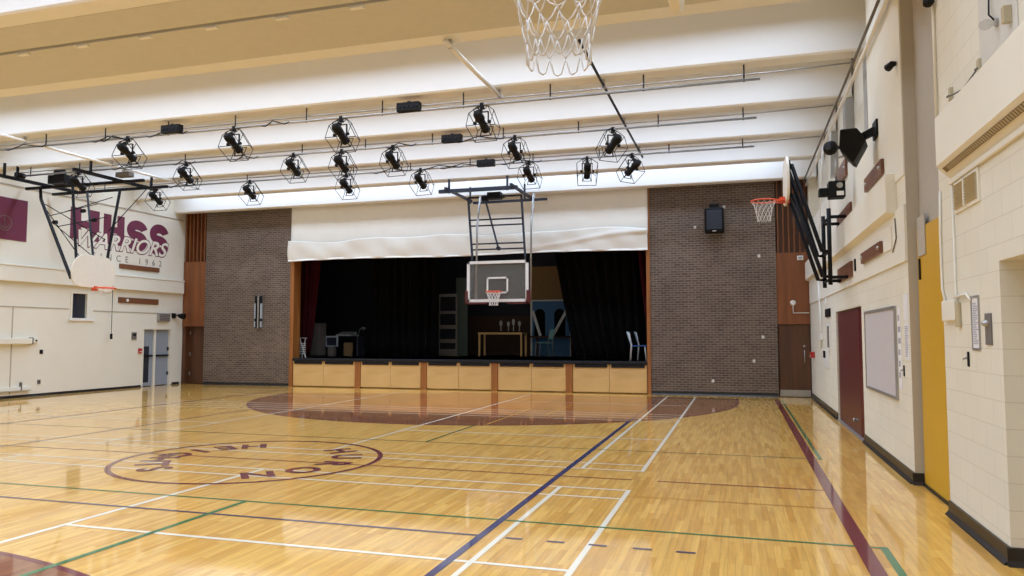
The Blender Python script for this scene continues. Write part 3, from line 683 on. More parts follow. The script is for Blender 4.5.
def wall_hoop(label, Y, bx, rimz, pivx=1.55, pz=(3.2, 2.75)):
    """fold-up hoop on the right wall: bx = x of the backboard face, rimz = rim height"""
    t = thing('basketball_hoop', label, 'basketball hoop', (XR, Y, pz[1]), 'side court hoops on the right wall')
    bz = rimz-.05
    g = MB(); g.prism(fan_outline(1.37, .80), lambda u, v, k: (bx+k, Y+u, bz+v), .045); g.build('backboard', M['backboard'], t, .008)
    rim = rim_part(bx-.38, Y, rimz, (1, 0, 0), t)
    net_mesh(bx-.38, Y, rimz, NETP).build('net', M['net'], rim)
    g = MB(); att = ((bx+.1, bz+.64), (bx+.1, bz+.10))
    for s in (-1, 1):
        for (ax, az), z in zip(att, pz):
            g.tube([(ax, Y+s*.32, az), (pivx-.12, Y+s*.42, z), (pivx, Y+s*.42, z)], .036, 8)
    g.build('swing_arms', M['iron'], t)
    g = MB()
    for s in (-1, 1): g.tube([(bx+.06, Y+s*.32, bz+.05), (bx+.06, Y+s*.32, bz+.72)], .025)
    for z in (bz+.1, bz+.64): g.tube([(bx+.08, Y-.34, z), (bx+.08, Y+.34, z)], .02)
    g.build('board_frame', M['iron'], t)
    g = MB()
    for s in (-1, 1):
        g.tube([(pivx, Y+s*.46, pz[1]-.15), (pivx, Y+s*.46, pz[0]+.75)], .036)
        for z in (pz[1]-.02, pz[0]+.6): g.tube([(pivx, Y+s*.46, z), (1.832, Y+s*.46, z)], .03)
    for z in (pz[1]-.05, pz[0], pz[0]+.6): g.tube([(pivx, Y-.46, z), (pivx, Y+.46, z)], .022)
    g.build('wall_frame', M['iron'], t)
    return t
wall_hoop('white fan shaped hoop folded up high on the right wall', 14.7, .86, 4.22)
wall_hoop('hoop overhead of which only the dangling white net shows', 2.7, -.252, 3.10, pz=(3.95, 3.5))
# boards the fold-up hoop is bolted to
for lab, y0, y1, z0, z1, x in (('brown wooden board under the lower feet of folded hoop', 13.9, 15.7, 2.72, 2.98, XR-.025), ('brown wooden board behind the upper feet of folded hoop', 13.9, 15.7, 3.68, 4.0, XR-.012)):
    o = MB().box(x-.04, x, y0, y1, z0, z1).build('mounting_board', M['boardwood'], None, .004); tag(o, lab, 'board')
# stage hoop: glass board on a ceiling-hung frame
X0, X1, HY = -7.44, -5.62, 20.2; HX = (X0+X1)/2
t = thing('basketball_hoop', 'glass basketball backboard hanging from a ceiling frame before the stage', 'basketball hoop', (HX, HY, 2.66))
MB().box(X0+.05, X1-.05, HY, HY+.015, 2.70, 3.80).build('glass_board', M['glass'], t)
g = MB()
for a in ((X0, X1, 3.75, 3.83), (X0, X1, 2.66, 2.74), (X0, X0+.08, 2.66, 3.83), (X1-.08, X1, 2.66, 3.83)): g.box(a[0], a[1], HY-.02, HY+.03, a[2], a[3])
g.build('board_frame', M['plate'], t)
g = MB()
for a in ((HX-.32, HX+.32, 3.32, 3.37), (HX-.32, HX+.32, 2.9, 2.95), (HX-.32, HX-.27, 2.9, 3.37), (HX+.27, HX+.32, 2.9, 3.37)): g.box(a[0], a[1], HY-.006, HY-.001, a[2], a[3])
g.build('target_square', M['plate'], t)
g = MB()
for x0, x1, z0, z1 in ((X0-.04, HX-.3, 2.6, 2.66), (HX+.3, X1+.04, 2.6, 2.66)): g.box(x0, x1, HY-.05, HY+.04, z0, z1)
for x in (X0, X1): g.box(x-.05, x+.03 if x < HX else x+.05, HY-.05, HY+.04, 2.6, 2.98)
g.build('edge_padding', M['maroon'], t, .01)
rim = rim_part(HX+.02, HY-.4, 2.93, (0, 1, 0), t); net_mesh(HX+.02, HY-.4, 2.93, NETP, r=.006).build('net', M['net'], rim)
g = MB(); ZT = 5.78
for x0, x1 in ((-7.62, -7.32), (-5.98, -5.74)):
    g.bar((x0, HY+.55, ZT), (x1, HY+.10, 3.95), .055, .055, (0, 1, 0)); g.bar((x1, HY+.10, 3.96), (x1, HY+.06, 2.9), .05, .05, (0, 1, 0))
for z, f in ((5.08, .4), (4.9, .48), (4.35, .78), (4.18, .88)): g.bar((-7.62+.3*f, HY+.55-.45*f, z), (-5.98+.24*f, HY+.55-.45*f, z), .04, .04)
g.bar((-7.15, HY+.7, ZT), (-6.55, HY+.16, 4.2), .04, .04); g.lathe([(.06, -.05), (.06, .05)], (-6.55, HY+.16, 4.2), (0, 1, 0), 10)
g.build('mast', M['steel'], t)
g = MB()
for x in (-7.2, -5.58): MB().tube([(x, HY+.45, ZT), (x, HY+.16, 4.85), (x, HY+.09, 2.72)], .03).build('rear_brace', M['chrome'], t)
g = MB(); g.bar((-8.2, HY-.3, ZT+.06), (-5.85, HY-.3, ZT+.06), .09, .1); g.bar((-7.8, HY+1.5, ZT+.02), (-5.45, HY+1.5, ZT+.02), .07, .07)
for x in (-7.95, -6.0): g.bar((x, HY-.45, ZT+.12), (x, HY+1.75, ZT+.12), .07, .07)
for x in (-7.9, -6.15): g.bar((x, HY-.28, ZT), (x, HY-.28, 6.19), .05, .05)
g.bar((-7.9, HY+1.5, ZT), (-7.9, HY+1.5, 6.3), .05, .05); g.bar((-6.15, HY+1.5, ZT), (-6.15, HY+1.5, 6.3), .05, .05)
g.bar((-7.62, HY+.55, ZT), (-5.98, HY+.55, ZT), .05, .05)
g.build('ceiling_frame', M['steel'], t)
g = MB(); g.box(-7.0, -6.6, HY+.45, HY+.7, ZT-.08, ZT+.12); g.lathe([(.09, -.1), (.09, .1)], (-7.1, HY+.6, ZT-.02), (1, 0, 0), 12); g.lathe([(.05, -.3), (.05, .3)], (-6.8, HY+.58, ZT+.0), (1, 0, 0), 12); g.build('winch', M['iron'], t)
# left hoop: white fan board on a ceiling-hung frame, facing into the room
LX, LY, LZ = -16.0, 15.5, 2.95
t = thing('basketball_hoop', 'white fan shaped hoop hanging from a black ceiling frame by left wall', 'basketball hoop', (LX, LY, LZ))
g = MB(); g.prism(fan_outline(1.38, .84), lambda u, v, k: (LX-k, LY+u, LZ+v), .045); g.build('backboard', M['backboard'], t, .008)
rim = rim_part(LX+.38, LY, LZ-.02, (-1, 0, 0), t, .022); net_mesh(LX+.38, LY, LZ-.02, [(a, b*.22) for a, b in NETP], r=.006).build('net', M['net'], rim)
g = MB(); ZL = 5.74; bxk = LX-.07
S = [((-18.36, 15.87, ZL), (bxk, 14.85, 3.15)), ((-17.2, 15.87, ZL), (bxk, 14.95, 3.6)), ((-17.5, 16.6, ZL), (bxk, 15.5, 3.76)), ((-16.35, 16.6, ZL), (bxk, 15.95, 3.7))]
g.bar((-18.36, 15.87, ZL), (-18.3, 15.85, 5.45), .06); g.bar((-18.3, 15.85, 5.45), S[0][1], .06); g.bar((-16.95, 15.6, ZL), (bxk, 15.0, 3.5), .06); g.bar((-17.5, 16.6, ZL), (bxk, 15.5, 3.76), .05); g.bar((-16.35, 16.6, ZL), (bxk, 15.95, 3.68), .055)
g.bar((bxk, 15.0, 3.62), (bxk, 15.98, 3.62), .05); g.bar((bxk, 14.9, 3.1), (bxk, 15.0, 3.6), .05)
g.build('mast', M['iron'], t)
g = MB()
for p, q in (((-18.1, 15.8, 5.3), (-16.4, 16.2, 4.3)), ((-17.9, 15.75, 4.95), (-16.7, 16.2, 5.3)), ((-17.3, 15.5, 4.6), (-16.3, 16.1, 4.9)), ((-17.6, 15.6, 4.75), (bxk, 15.6, 3.7)), ((-18.1, 15.8, 5.2), (bxk, 15.2, 3.6)), ((-15.6, 16.75, ZL), (-16.1, 16.0, 4.5)), ((-17.2, 15.6, 5.0), (-16.4, 16.4, 5.5))): g.tube([p, q], .012, 6)
for p in ((-17.55, 15.65, 4.75), (-16.5, 15.9, 4.8), (-17.3, 16.3, 5.15)): g.lathe([(.055, -.05), (.055, .05)], p, (1, 0, 0), 8)
g.build('cross_brace', M['iron'], t)
g = MB()
for y in (15.9, 16.75): g.bar((-18.9, y, ZL+.04), (-14.9, y, ZL+.04), .08, .07)
g.bar((-18.3, 14.6, ZL+.12), (-18.3, 17.0, ZL+.12), .08, .08); g.bar((-15.85, 14.6, ZL+.12), (-15.85, 17.4, ZL+.12), .08, .08)
for x, y in ((-18.3, 15.12), (-15.85, 15.12), (-18.3, 14.75), (-15.85, 17.2)): g.bar((x, y, ZL+.12), (x, y, BEAMZ+.02), .05)
g.build('ceiling_frame', M['iron'], t)
g = MB(); g.box(-17.75, -17.2, 15.55, 15.85, ZL+.05, ZL+.28); g.lathe([(.1, -.12), (.1, .12)], (-17.5, 15.7, ZL+.36), (1, 0, 0), 12); g.lathe([(.07, -.12), (.07, .12)], (-18.3, 15.2, ZL+.24), (0, 1, 0), 10); g.build('winch', M['iron'], t)
g = MB(); g.tube([(-19.0, 19.05, 3.68), (-18.92, 19.05, 3.6), (-18.92, 19.05, 1.75)], .009); rp = thing('pendant_switch', 'thin dark cord hanging down the left wall with a switch', 'cord', (-18.92, 19.05, 1.6)); g.build('cord', M['iron'], rp); MB().box(-18.95, -18.89, 19.02, 19.08, 1.6, 1.77).build('switch', M['iron'], rp, .01)

# ------------------------------------------------------------------ stage lighting: pipes, spotlights, boxes
rows = [('front', 12.8, 5.93, 'nearest the camera'), ('middle', 15.25, 5.97, 'over the middle row'), ('rear', 17.7, 6.0, 'nearest the stage')]
lamps = {0: [128, 234, 341, 482], 1: [80, 187, 294, 342, 393, 515, 613], 2: [158, 251, 347, 421, 529, 587, 632]}
for i, (nm, y, z, wh) in enumerate(rows):
    t = thing('lighting_pipe', 'long grey lighting pipe under the ceiling beams, the %s of three' % {'front': 'nearest', 'middle': 'middle', 'rear': 'farthest'}[nm], 'pipe', (-9, y, z), 'lighting pipes across the ceiling')
    MB().tube([(-18.6, y, z), (.4, y, z)], .025, 8).build('pipe', M['chrome'], t)
    MB().tube([(-18.6, y+.03, z+.1), (.6, y+.03, z+.1), (1.8, y+.03, z+.13)], .012, 6).build('cable', M['chrome'], t)
    for k in range(12):
        x = -18.0+k*1.65; MB().tube([(x, y, z-.03), (x, y, BEAMZ+.01)], .014, 6).build('hanger', M['steel'], t)
    rr = random.Random(i+3)
    for k in range(5):
        x = rr.uniform(-16, -5); L_ = rr.uniform(.5, 1.2); MB().tube([(x, y-.02, z-.02), (x+.1, y-.03, z-.04), (x+L_*.5, y-.04, z+.06), (x+L_, y-.03, z-.03), (x+L_+.1, y-.02, z+.02)], .012, 5).build('cable_loop', M['black'], t)
for lab, px, py, i in (('black connector box on the nearest lighting pipe, between its two leftmost spotlights', 172, 129, 0), ('black connector box on the nearest lighting pipe, between its two rightmost spotlights', 409, 107, 0), ('black connector box on the middle lighting pipe', 452, 138.5, 1), ('black connector box on the farthest lighting pipe', 486, 163, 2)):
    p = at(px, py, rows[i][1]-.06); t = thing('connector_box', lab, 'box', (p.x, p.y, p.z-.09), 'connector boxes on the lighting pipes')
    MB().box(p.x-.23, p.x+.23, p.y-.07, p.y+.07, p.z-.09, p.z+.08).build('case', M['iron'], t, .01)
    g = MB()
    for k in range(5): g.lathe([(.03, 0), (.025, .015)], (p.x-.17+k*.085, p.y-.07, p.z-.01), (0, -1, 0), 8)
    g.build('socket', M['black'], t)
    MB().box(p.x-.03, p.x+.03, p.y-.02, p.y+.06, p.z+.08, rows[i][2]+.12 if p.z+.08 < rows[i][2]+.1 else p.z+.11).build('bracket', M['steel'], t)
# the spotlight prototype: hangs below the pipe at its origin, aims along +x and down
t0 = thing('stage_spotlight', 'x', 'spotlight', (0, 0, 0), 'stage spotlights'); ROOT[t0.name] = Vector()
g = MB(); g.box(-.03, .03, -.035, .035, -.08, .035); g.tube([(0, 0, -.08), (0, 0, -.13)], .014, 6); g.tube([(0, .03, 0), (0, .085, -.01)], .012, 6); g.build('clamp', M['iron'], t0, .005)
g = MB(); g.bar((0, -.125, -.14), (0, .125, -.14), .04, .012)
for s in (-1, 1): g.bar((0, s*.125, -.135), (.0, s*.125, -.36), .04, .012, (0, 1, 0)); g.lathe([(.035, 0), (.03, .05)], (0, s*.12, -.33), (0, s, 0), 8)
g.build('yoke', M['iron'], t0)
AX = Vector((cos(radians(27)), 0, -sin(radians(27)))); PV = Vector((0, 0, -.33)); UPV = Vector((sin(radians(27)), 0, cos(radians(27))))
g = MB(); g.lathe([(.03, -.28), (.065, -.26), (.085, -.22), (.09, -.08), (.068, -.05), (.066, .04), (.074, .05), (.074, .17), (.082, .18), (.082, .21)], PV, AX, 14)
g.lathe([(.045, 0), (.05, .08), (.025, .11)], PV+AX*-.16+UPV*.05, UPV, 10)
g.build('lamp_body', M['plasticblack'], t0)
g = MB(); g.lathe([(.07, .212), (.045, .225)], PV, AX, 14); g.build('lens', M['darkglass'], t0)
fr_ = PV+AX*.24; side = Vector((0, 1, 0)); g = MB()
pts = [fr_+side*.11*a+UPV*.11*b for a, b in ((-1, -1), (1, -1), (1, 1), (-1, 1))]; g.tube(pts, .010, 5, True)
for a in (-1, 1): g.tube([pts[0 if a < 0 else 1], PV+AX*.15+UPV*-.05+side*a*.06], .010, 5)
g.build('colour_frame', M['iron'], t0)
g = MB(); sq = [(-1, -.75), (1, -.75), (1.05, .55), (.45, 1.1), (-.45, 1.1), (-1.05, .55)]
def hx(c_, r): return [c_+side*a*r+UPV*b*r for a, b in sq]
h1, h2 = hx(PV+AX*-.12+UPV*.02, .24), hx(PV+AX*.30-UPV*.03, .22)
g.tube(h1, .0085, 5, True); g.tube(h2, .0085, 5, True)
for a, b in zip(h1, h2): g.tube([a, b], .0075, 5)
for a in (3, 4): g.tube([h1[a], (0, .03 if a == 3 else -.03, -.10)], .008, 5)
g.build('wire_guard', M['iron'], t0)
g = MB(); g.tube([(0, .02, -.03), (-.14, .1, -.12), (-.2, .06, -.24), PV+AX*-.275], .011, 5); g.build('power_cable', M['iron'], t0)
names = ['leftmost', 'second from left', 'third from left', 'fourth from left', 'third from right', 'second from right', 'rightmost']
first = True
for i, lst in lamps.items():
    nm, y, z, wh = rows[i]
    for k, px in enumerate(lst):
        x = at(px, 140, y).x
        nn = ('leftmost', 'second from left', 'second from right', 'rightmost')[k] if len(lst) == 4 else names[k]
        lab = 'black stage spotlight on the %s lighting pipe, %s of its %s' % ({'front': 'nearest', 'middle': 'middle', 'rear': 'farthest'}[nm], nn, {4: 'four', 7: 'seven'}[len(lst)])
        aim = {613: radians(132), 632: radians(140), 587: radians(104)}.get(px, radians(88-(px-300)*.02))
        if first: o = t0; o.location = (x, y, z); o.rotation_euler = (0, 0, aim); o['label'] = lab; first = False
        else: o = dup(t0, (x, y, z), aim, lab)
# pipes running along the hall, slung under the beams
for lab, x, y0, y1, r, m_, cat in (('white pipe slung under the beams above the left hoop', -15.35, 12.3, 18.6, .035, 'plate', 'pipe'), ('short white pipe spanning one bay of the ceiling near the top', -4.12, 10.2, 12.95, .04, 'plate', 'pipe'), ('dark cable run crossing the lighting pipes at the right spotlights', -2.2, 10.75, 18.4, .025, 'steel', 'cable')):
    t = thing('ceiling_pipe', lab, cat, (x, y0, 6.0))
    MB().tube([(x, y0, 6.09), (x, (y0+y1)/2, 6.08), (x, y1, 6.09)], r, 8).build('pipe', M[m_], t)
    ys = [b+.2 for b in BEAMS if y0-.3 < b+.2 < y1+.1]
    for yy in ys: MB().box(x-.025, x+.025, yy-.025, yy+.025, 6.05, BEAMZ+.005).build('pipe_clamp', M['alu'], t)
# grey junction box above the left hoop
p = at(125, 169, 15.9); t = thing('junction_box', 'grey ribbed box on the white pipe beside the left hoop', 'box', (p.x, 15.9, 5.95))
MB().box(p.x-.22, p.x+.22, 15.8, 16.0, 5.9, 6.03).build('case', M['setgrey'], t, .015); MB().box(p.x-.05, p.x+.05, 15.85, 15.95, 6.03, 6.1).build('bracket', M['alu'], t)

# ------------------------------------------------------------------ things on the left wall
fnL = lambda u, v: (XL+.004, u, v)
t = thing('wall_mural', 'big maroon painted letters with cream script and a date on left wall', 'mural', (XL, 19.6, 4.2))
g = MB()
def Hh(y0, y1, z0, z1, slope=0):
    w_ = (y1-y0)*.36; zm = (z0+z1)/2; hb = (z1-z0)*.11
    for a, b in (((y0, y0+w_), (z0, z1)), ((y1-w_, y1), (z0, z1)), ((y0+w_, y1-w_), (zm-hb, zm+hb))): g.quad(fnL(a[0], b[0]), fnL(a[1], b[0]), fnL(a[1], b[1]), fnL(a[0], b[1]))
Hh(17.55, 18.62, 4.62, 5.58); Hh(18.78, 19.62, 4.6, 5.56)
def Ss(y0, y1, z0, z1):
    w_ = .31; r = (y1-y0-w_)/2; cy = (y0+y1)/2; h_ = (z1-z0-w_)/4
    P = [(cy+r*cos(radians(a)), z1-w_/2-h_+h_*sin(radians(a))) for a in range(8, 271, 12)]
    P += [(cy+r*cos(radians(a)), z0+w_/2+h_+h_*sin(radians(a))) for a in range(80, -173, -12)]
    stroke(g, P, w_, fnL)
Ss(19.72, 20.62, 4.5, 5.53); Ss(20.72, 21.6, 4.44, 5.54)
g.raw = True; g.build('letter', M['maroon_paint'], t)
def fit(v, wid, hgt):
    xs = [p[0] for p in v]; ys = [p[1] for p in v]; cx, cy = (min(xs)+max(xs))/2, (min(ys)+max(ys))/2
    return [((x-cx)/(max(xs)-min(xs))*wid, (y-cy)/(max(ys)-min(ys))*hgt) for x, y in v]
for nm, m_, off, bold, gr in (('script_outline', 'maroon_paint', .007, .034, .06), ('script', 'wall', .010, .014, 0)):
    v, f = glyphs('WARRIORS', .80, bold, .35, 1.0); g = MB(); g.raw = True
    g.add([(XL+off, 19.72+x, 4.68+y) for x, y in fit(v, 3.75+gr, .50+gr)], f); g.build(nm, M[m_], t)
v, f = glyphs('SINCE 1962', .27, .0, 0, 2.2); g = MB(); g.raw = True
g.add([(XL+.006, 19.85+x, 4.19+y) for x, y in fit(v, 2.9, .20)], f); g.build('date', M['setgrey'], t)
t = thing('wall_banner', 'plain maroon banner board high on the left wall at photo edge', 'banner', (XL, 15.2, 4.33))
MB().box(XL, XL+.02, 14.3, 16.12, 4.33, 5.48).build('board', M['maroon_paint'], t)
b = MB(); b.raw = True
P = arc(15.45, 4.78, .2, 0, 360, 24); stroke(b, P, .02, lambda u, v: (XL+.022, u, v)); stroke(b, arc(15.45, 4.78, .13, 200, 340, 12), .02, lambda u, v: (XL+.022, u, v)); stroke(b, [(15.45, 4.68), (15.45, 5.0)], .02, lambda u, v: (XL+.022, u, v)); b.build('emblem', M['setgrey'], t)
for lab, z0, z1 in (('brown wooden strip screwed on wall just below the mural', 3.88, 4.03), ('brown wooden strip on wall between the ledge and exit doors', 2.77, 2.95)):
    t = thing('wood_strip', lab, 'board', (XL, 20.3, z0), 'wooden strips on the left wall'); MB().box(XL, XL+.04, 19.45, 21.18, z0, z1).build('board', M['boardwood'], t, .004)
    if z0 < 3: g = MB(); g.lathe([(.05, 0), (.05, .02)], (XL+.04, 19.8, 2.86), (1, 0, 0), 12); g.build('disc', M['plate'], t)
t = thing('vent_box', 'grey metal box on the wall above the exit doors', 'vent', (XL, 21.42, 2.2)); MB().box(XL, XL+.1, 21.16, 21.7, 2.2, 2.48).build('case', M['alu'], t, .01); g = MB()
for k in range(4): g.box(XL+.1, XL+.108, 21.2, 21.66, 2.24+k*.055, 2.27+k*.055)
g.build('louvres', M['setgrey'], t)
t = thing('floodlight', 'small black twin floodlight at the far end of left wall', 'light', (XL, 22.1, 2.3)); MB().box(XL, XL+.07, 21.85, 22.0, 2.32, 2.5).build('mount', M['plasticblack'], t, .01)
MB().tube([(XL+.07, 21.95, 2.42), (XL+.15, 22.08, 2.42)], .02).build('arm', M['plasticblack'], t); MB().lathe([(.06, 0), (.1, .12), (.11, .22)], (XL+.13, 22.05, 2.42), (.6, .2, -.1), 12).build('lamp_head', M['plasticblack'], t)
t = thing('alarm_keypad', 'small dark grey panel on left wall beside exit doors', 'panel', (XL, 20.15, 1.6)); MB().box(XL, XL+.03, 20.06, 20.26, 1.58, 1.82).build('plate', M['setgrey'], t, .005); MB().box(XL+.03, XL+.04, 20.1, 20.22, 1.7, 1.78).build('display', M['black'], t)
t = thing('fire_alarm', 'red fire alarm pull beside the left exit doors', 'fire alarm', (XL, 20.45, 1.13)); MB().box(XL, XL+.05, 20.36, 20.5, 1.13, 1.29).build('box', M['red'], t, .008); MB().box(XL+.05, XL+.06, 20.39, 20.47, 1.17, 1.2).build('handle', M['plate'], t)
t = thing('wall_rail', 'white boxed rail along the left wall at waist height', 'rail', (XL, 15.5, 1.47)); MB().box(XL, XL+.14, 13.6, 16.35, 1.48, 1.64).build('box', M['wall'], t, .008); MB().box(XL, XL+.15, 16.33, 16.36, 1.47, 1.66).build('end_plate', M['setgrey'], t); MB().box(XL, XL+.08, 16.36, 16.58, 1.5, 1.66).build('bracket', M['wall'], t, .01); g = MB(); g.lathe([(.025, 0), (.02, .03)], (XL+.08, 16.5, 1.57), (1, 0, 0), 8); g.build('bolt', M['iron'], t)
t = thing('wall_rail', 'low white rail near the floor along the left wall', 'rail', (XL, 15.5, .2)); MB().box(XL, XL+.06, 13.6, 16.4, .2, .3).build('box', M['wall'], t, .006); MB().box(XL, XL+.07, 16.1, 16.13, .2, .42).build('upright', M['setgrey'], t); MB().box(XL, XL+.1, 13.6, 16.4, .185, .2).build('edge', M['seam'], t)
for lab, y, z, sz in (('small black wall plate on the left wall below rail end', 16.74, 1.25, .05), ('small grey wall plate low on the left wall', 16.7, .4, .05)):
    t = thing('wall_plate', lab, 'wall plate', (XL, y, z-.06)); MB().box(XL, XL+.02, y-sz, y+sz, z-.06, z+.06).build('plate', M['setgrey'] if z < 1 else M['iron'], t, .004); MB().box(XL+.02, XL+.026, y-sz*.4, y+sz*.4, z-.02, z+.02).build('socket', M['black'], t)

# ------------------------------------------------------------------ things on the back wall
def wspeaker(x, z0, z1):
    t = thing('wall_speaker', 'black loudspeaker mounted on the right brick wall', 'loudspeaker', (x, YB-.15, z0))
    MB().box(x-.27, x+.27, YB-.34, YB-.06, z0, z1-.12).build('cabinet', M['plasticblack'], t, .04); MB().box(x-.21, x+.21, YB-.355, YB-.335, z0+.09, z1-.19).build('grille', M['grille'], t, .03)
    MB().box(x-.05, x+.05, YB-.36, YB-.338, z0+.025, z0+.06).build('badge', M['alu'], t); MB().box(x-.13, x+.13, YB-.25, YB, z1-.16, z1).build('bracket', M['plasticblack'], t, .01); return t
wspeaker(-.63, 4.64, 5.48)
t = thing('wall_rack', 'narrow black and silver rack fixed upright on the left brick wall', 'rack', (-15.86, YB-.08, 1.92))
MB().box(-16.0, -15.72, YB-.03, YB, 1.92, 3.1).build('back_plate', M['setgrey'], t)
for x in (-15.95, -15.77):
    MB().box(x-.045, x+.045, YB-.08, YB-.03, 1.97, 3.08).build('channel', M['iron'], t, .005)
    g = MB()
    for z0, z1 in ((2.0, 2.2), (2.3, 2.82)): g.box(x-.05 if x < -15.86 else x+.01, x-.01 if x < -15.86 else x+.05, YB-.1, YB-.03, z0, z1)
    g.build('insert', M['silver'], t)
MB().box(-15.885, -15.835, YB-.09, YB-.03, 1.96, 3.08).build('centre_bar', M['alu'], t)
for lab, px, py in (('small white sensor left of the right basketball rim on brick', 724, 207), ('white socket plate halfway up the right brick wall', 763, 337), ('small white ring plate on brick below the fold up hoop', 759, 256), ('white plate low on the right brick wall', 713, 381), ('small white plate below the black loudspeaker on brick', 695, 227.5), ('white plate low on brick near the timber door', 754, 361)):
    p = at(px, py, YB); t = thing('wall_plate', lab, 'wall plate', (p.x, YB, p.z-.05)); MB().box(p.x-.035, p.x+.035, YB-.02, YB, p.z-.04, p.z+.04).build('plate', M['plate'], t, .006); g = MB(); g.lathe([(.018, 0), (.014, .012)], (p.x, YB-.02, p.z), (0, -1, 0), 10); g.build('boss', M['alu'], t)
p = at(793, 303, YB+.03); t = thing('alarm_bell', 'white round alarm on the right timber panel with conduit', 'alarm', (p.x, YB, p.z-.07)); g = MB(); g.lathe([(.07, 0), (.08, .03), (.05, .06)], (p.x, YB+.03, p.z), (0, -1, 0), 16); g.build('dome', M['plate'], t); MB().tube([(p.x, YB+.02, p.z-.05), (p.x, YB+.02, p.z-.28), (1.86, YB+.02, p.z-.28)], .014).build('conduit', M['plate'], t)
p = at(800, 258, YB+.03); t = thing('security_light', 'small white lamp on the upper edge of right timber panel', 'light', (p.x, YB, p.z-.06)); MB().box(p.x-.08, p.x+.08, YB-.05, YB+.03, p.z-.06, p.z+.06).build('case', M['plate'], t, .01); MB().box(p.x-.05, p.x+.05, YB-.06, YB-.05, p.z-.03, p.z+.03).build('lens', M['alu'], t)

# ------------------------------------------------------------------ things on the right wall
XW = XR
t = thing('bulletin_board', 'large blank lilac grey board beside the maroon doors', 'bulletin board', (XW, 11.6, .9)); MB().box(XW-.02, XW-.001, 10.51, 12.83, .93, 2.05).build('panel', M['boardgrey'], t); g = MB()
for y0, y1, z0, z1 in ((10.52, 12.82, .9, .94), (10.52, 12.82, 2.04, 2.08), (10.48, 10.52, .9, 2.08), (12.82, 12.86, .9, 2.08)): g.box(XW-.03, XW, y0, y1, z0, z1)
g.build('frame', M['alu'], t)
def notice(lab, y0, y1, z0, z1, lines=10, frame=None):
    t = thing('paper_notice', lab, 'notice', (XW, (y0+y1)/2, z0)); MB().box(XW-.006, XW-.001, y0, y1, z0, z1).build('sheet', M['paper'], t)
    if lines:
        g = MB(); rr = random.Random(int(z0*100)+lines); lines *= 2; dz_ = (z1-z0)*.84/lines
        for k in range(lines):
            a = y1-.1*(y1-y0); g.box(XW-.0075, XW-.006, a-(y1-y0)*.8*rr.uniform(.5, 1), a, z1-(z1-z0)*.1-dz_*(k+.5), z1-(z1-z0)*.1-dz_*k)
        g.build('print', M['ink'], t)
    if frame:
        g = MB(); e = .018
        for a in ((y0-e, y1+e, z0-e, z0), (y0-e, y1+e, z1, z1+e), (y0-e, y0, z0, z1), (y1, y1+e, z0, z1)): g.box(XW-.012, XW, *a)
        g.build('frame', M[frame], t)
notice('blank white sheet taped high beside the tan wall corner', 9.78, 10.02, 1.88, 2.2, 0)
notice('printed paper notice below the blank sheet at the wall corner', 9.78, 10.0, 1.42, 1.86, 9)
notice('long white strip of paper hanging right of the bulletin board', 10.22, 10.4, 1.05, 2.06, 3)
notice('framed list of rules on the near block wall', 7.06, 7.24, 1.6, 2.02, 12, 'alu')
def hook(lab, y, z):
    t = thing('wall_latch', lab, 'handle', (XW, y, z-.1)); MB().box(XW-.012, XW, y-.02, y+.02, z-.065, z+.065).build('plate', M['iron'], t, .004); g = MB(); g.tube([(XW-.012, y, z+.01), (XW-.03, y, z+.01), (XW-.035, y+.035, z)], .010, 8); g.build('lever', M['alu'], t)
hook('small dark lever latch below the framed list of rules', 7.4, 1.5); hook('small dark lever latch below the notices at the tan corner', 10.1, 1.28)
t = thing('switch_plate', 'dark grey metal switch plate on the near block wall', 'switch', (XW, 6.82, 1.64)); MB().box(XW-.012, XW, 6.74, 6.89, 1.63, 1.88).build('plate', M['setgrey'], t, .003); g = MB(); g.lathe([(.03, 0), (.03, .02), (.015, .04)], (XW-.012, 6.815, 1.8), (-1, 0, 0), 12); g.build('key_switch', M['alu'], t)
t = thing('control_box', 'cream painted control box at the corner of near wall', 'box', (XW, 7.9, 1.83)); MB().box(XW-.04, XW, 7.66, 8.1, 1.84, 2.03).build('case', M['wall'], t, .008); MB().box(XW-.035, XW, 7.58, 7.66, 1.78, 2.0).build('side_box', M['louver'], t, .008)
t = thing('wall_conduit', 'pair of cream conduits down the edge of the near wall', 'conduit', (XW, 8.0, 2.0))
MB().tube([(XW-.015, 8.1, 3.1), (XW-.015, 8.15, 2.7), (XW-.015, 8.15, 2.15), (XW-.015, 8.05, 2.03)], .011).build('pipe', M['wall'], t); MB().tube([(XW-.015, 7.68, 3.08), (XW-.015, 7.68, 2.1), (XW-.015, 7.62, 2.03)], .008).build('pipe', M['wall'], t)
MB().tube([(XW-.02, 7.72, 2.05), (XW-.03, 7.3, 2.06), (XW-.02, 7.22, 2.0)], .012).build('pipe', M['wall'], t)
t = thing('wall_conduit', 'tall cream pipe on the upper near wall at the alcove edge', 'conduit', (XW, 8.1, 3.6)); MB().tube([(XW-.02, 8.1, 3.73), (XW-.02, 8.1, 6.1)], .014).build('pipe', M['wall'], t); g = MB(); g.lathe([(.03, 0), (.055, .05), (.04, .1)], (XW-.05, 8.05, 5.02), (-.3, -.2, -.8), 12); g.build('sensor', M['plasticblack'], t)
t = thing('vent_grille', 'beige louvred wall vent under the near ceiling duct', 'vent', (XW, 7.25, 2.82)); g = MB(); MB().box(XW-.015, XW, 6.9, 7.62, 2.8, 3.08).build('frame', M['wall'], t)
for k in range(9): g.add([(XW-.02, 6.94, 2.83+k*.025), (XW-.02, 7.58, 2.83+k*.025), (XW-.035, 7.58, 2.845+k*.025), (XW-.035, 6.94, 2.845+k*.025)], [(0, 1, 2, 3)])
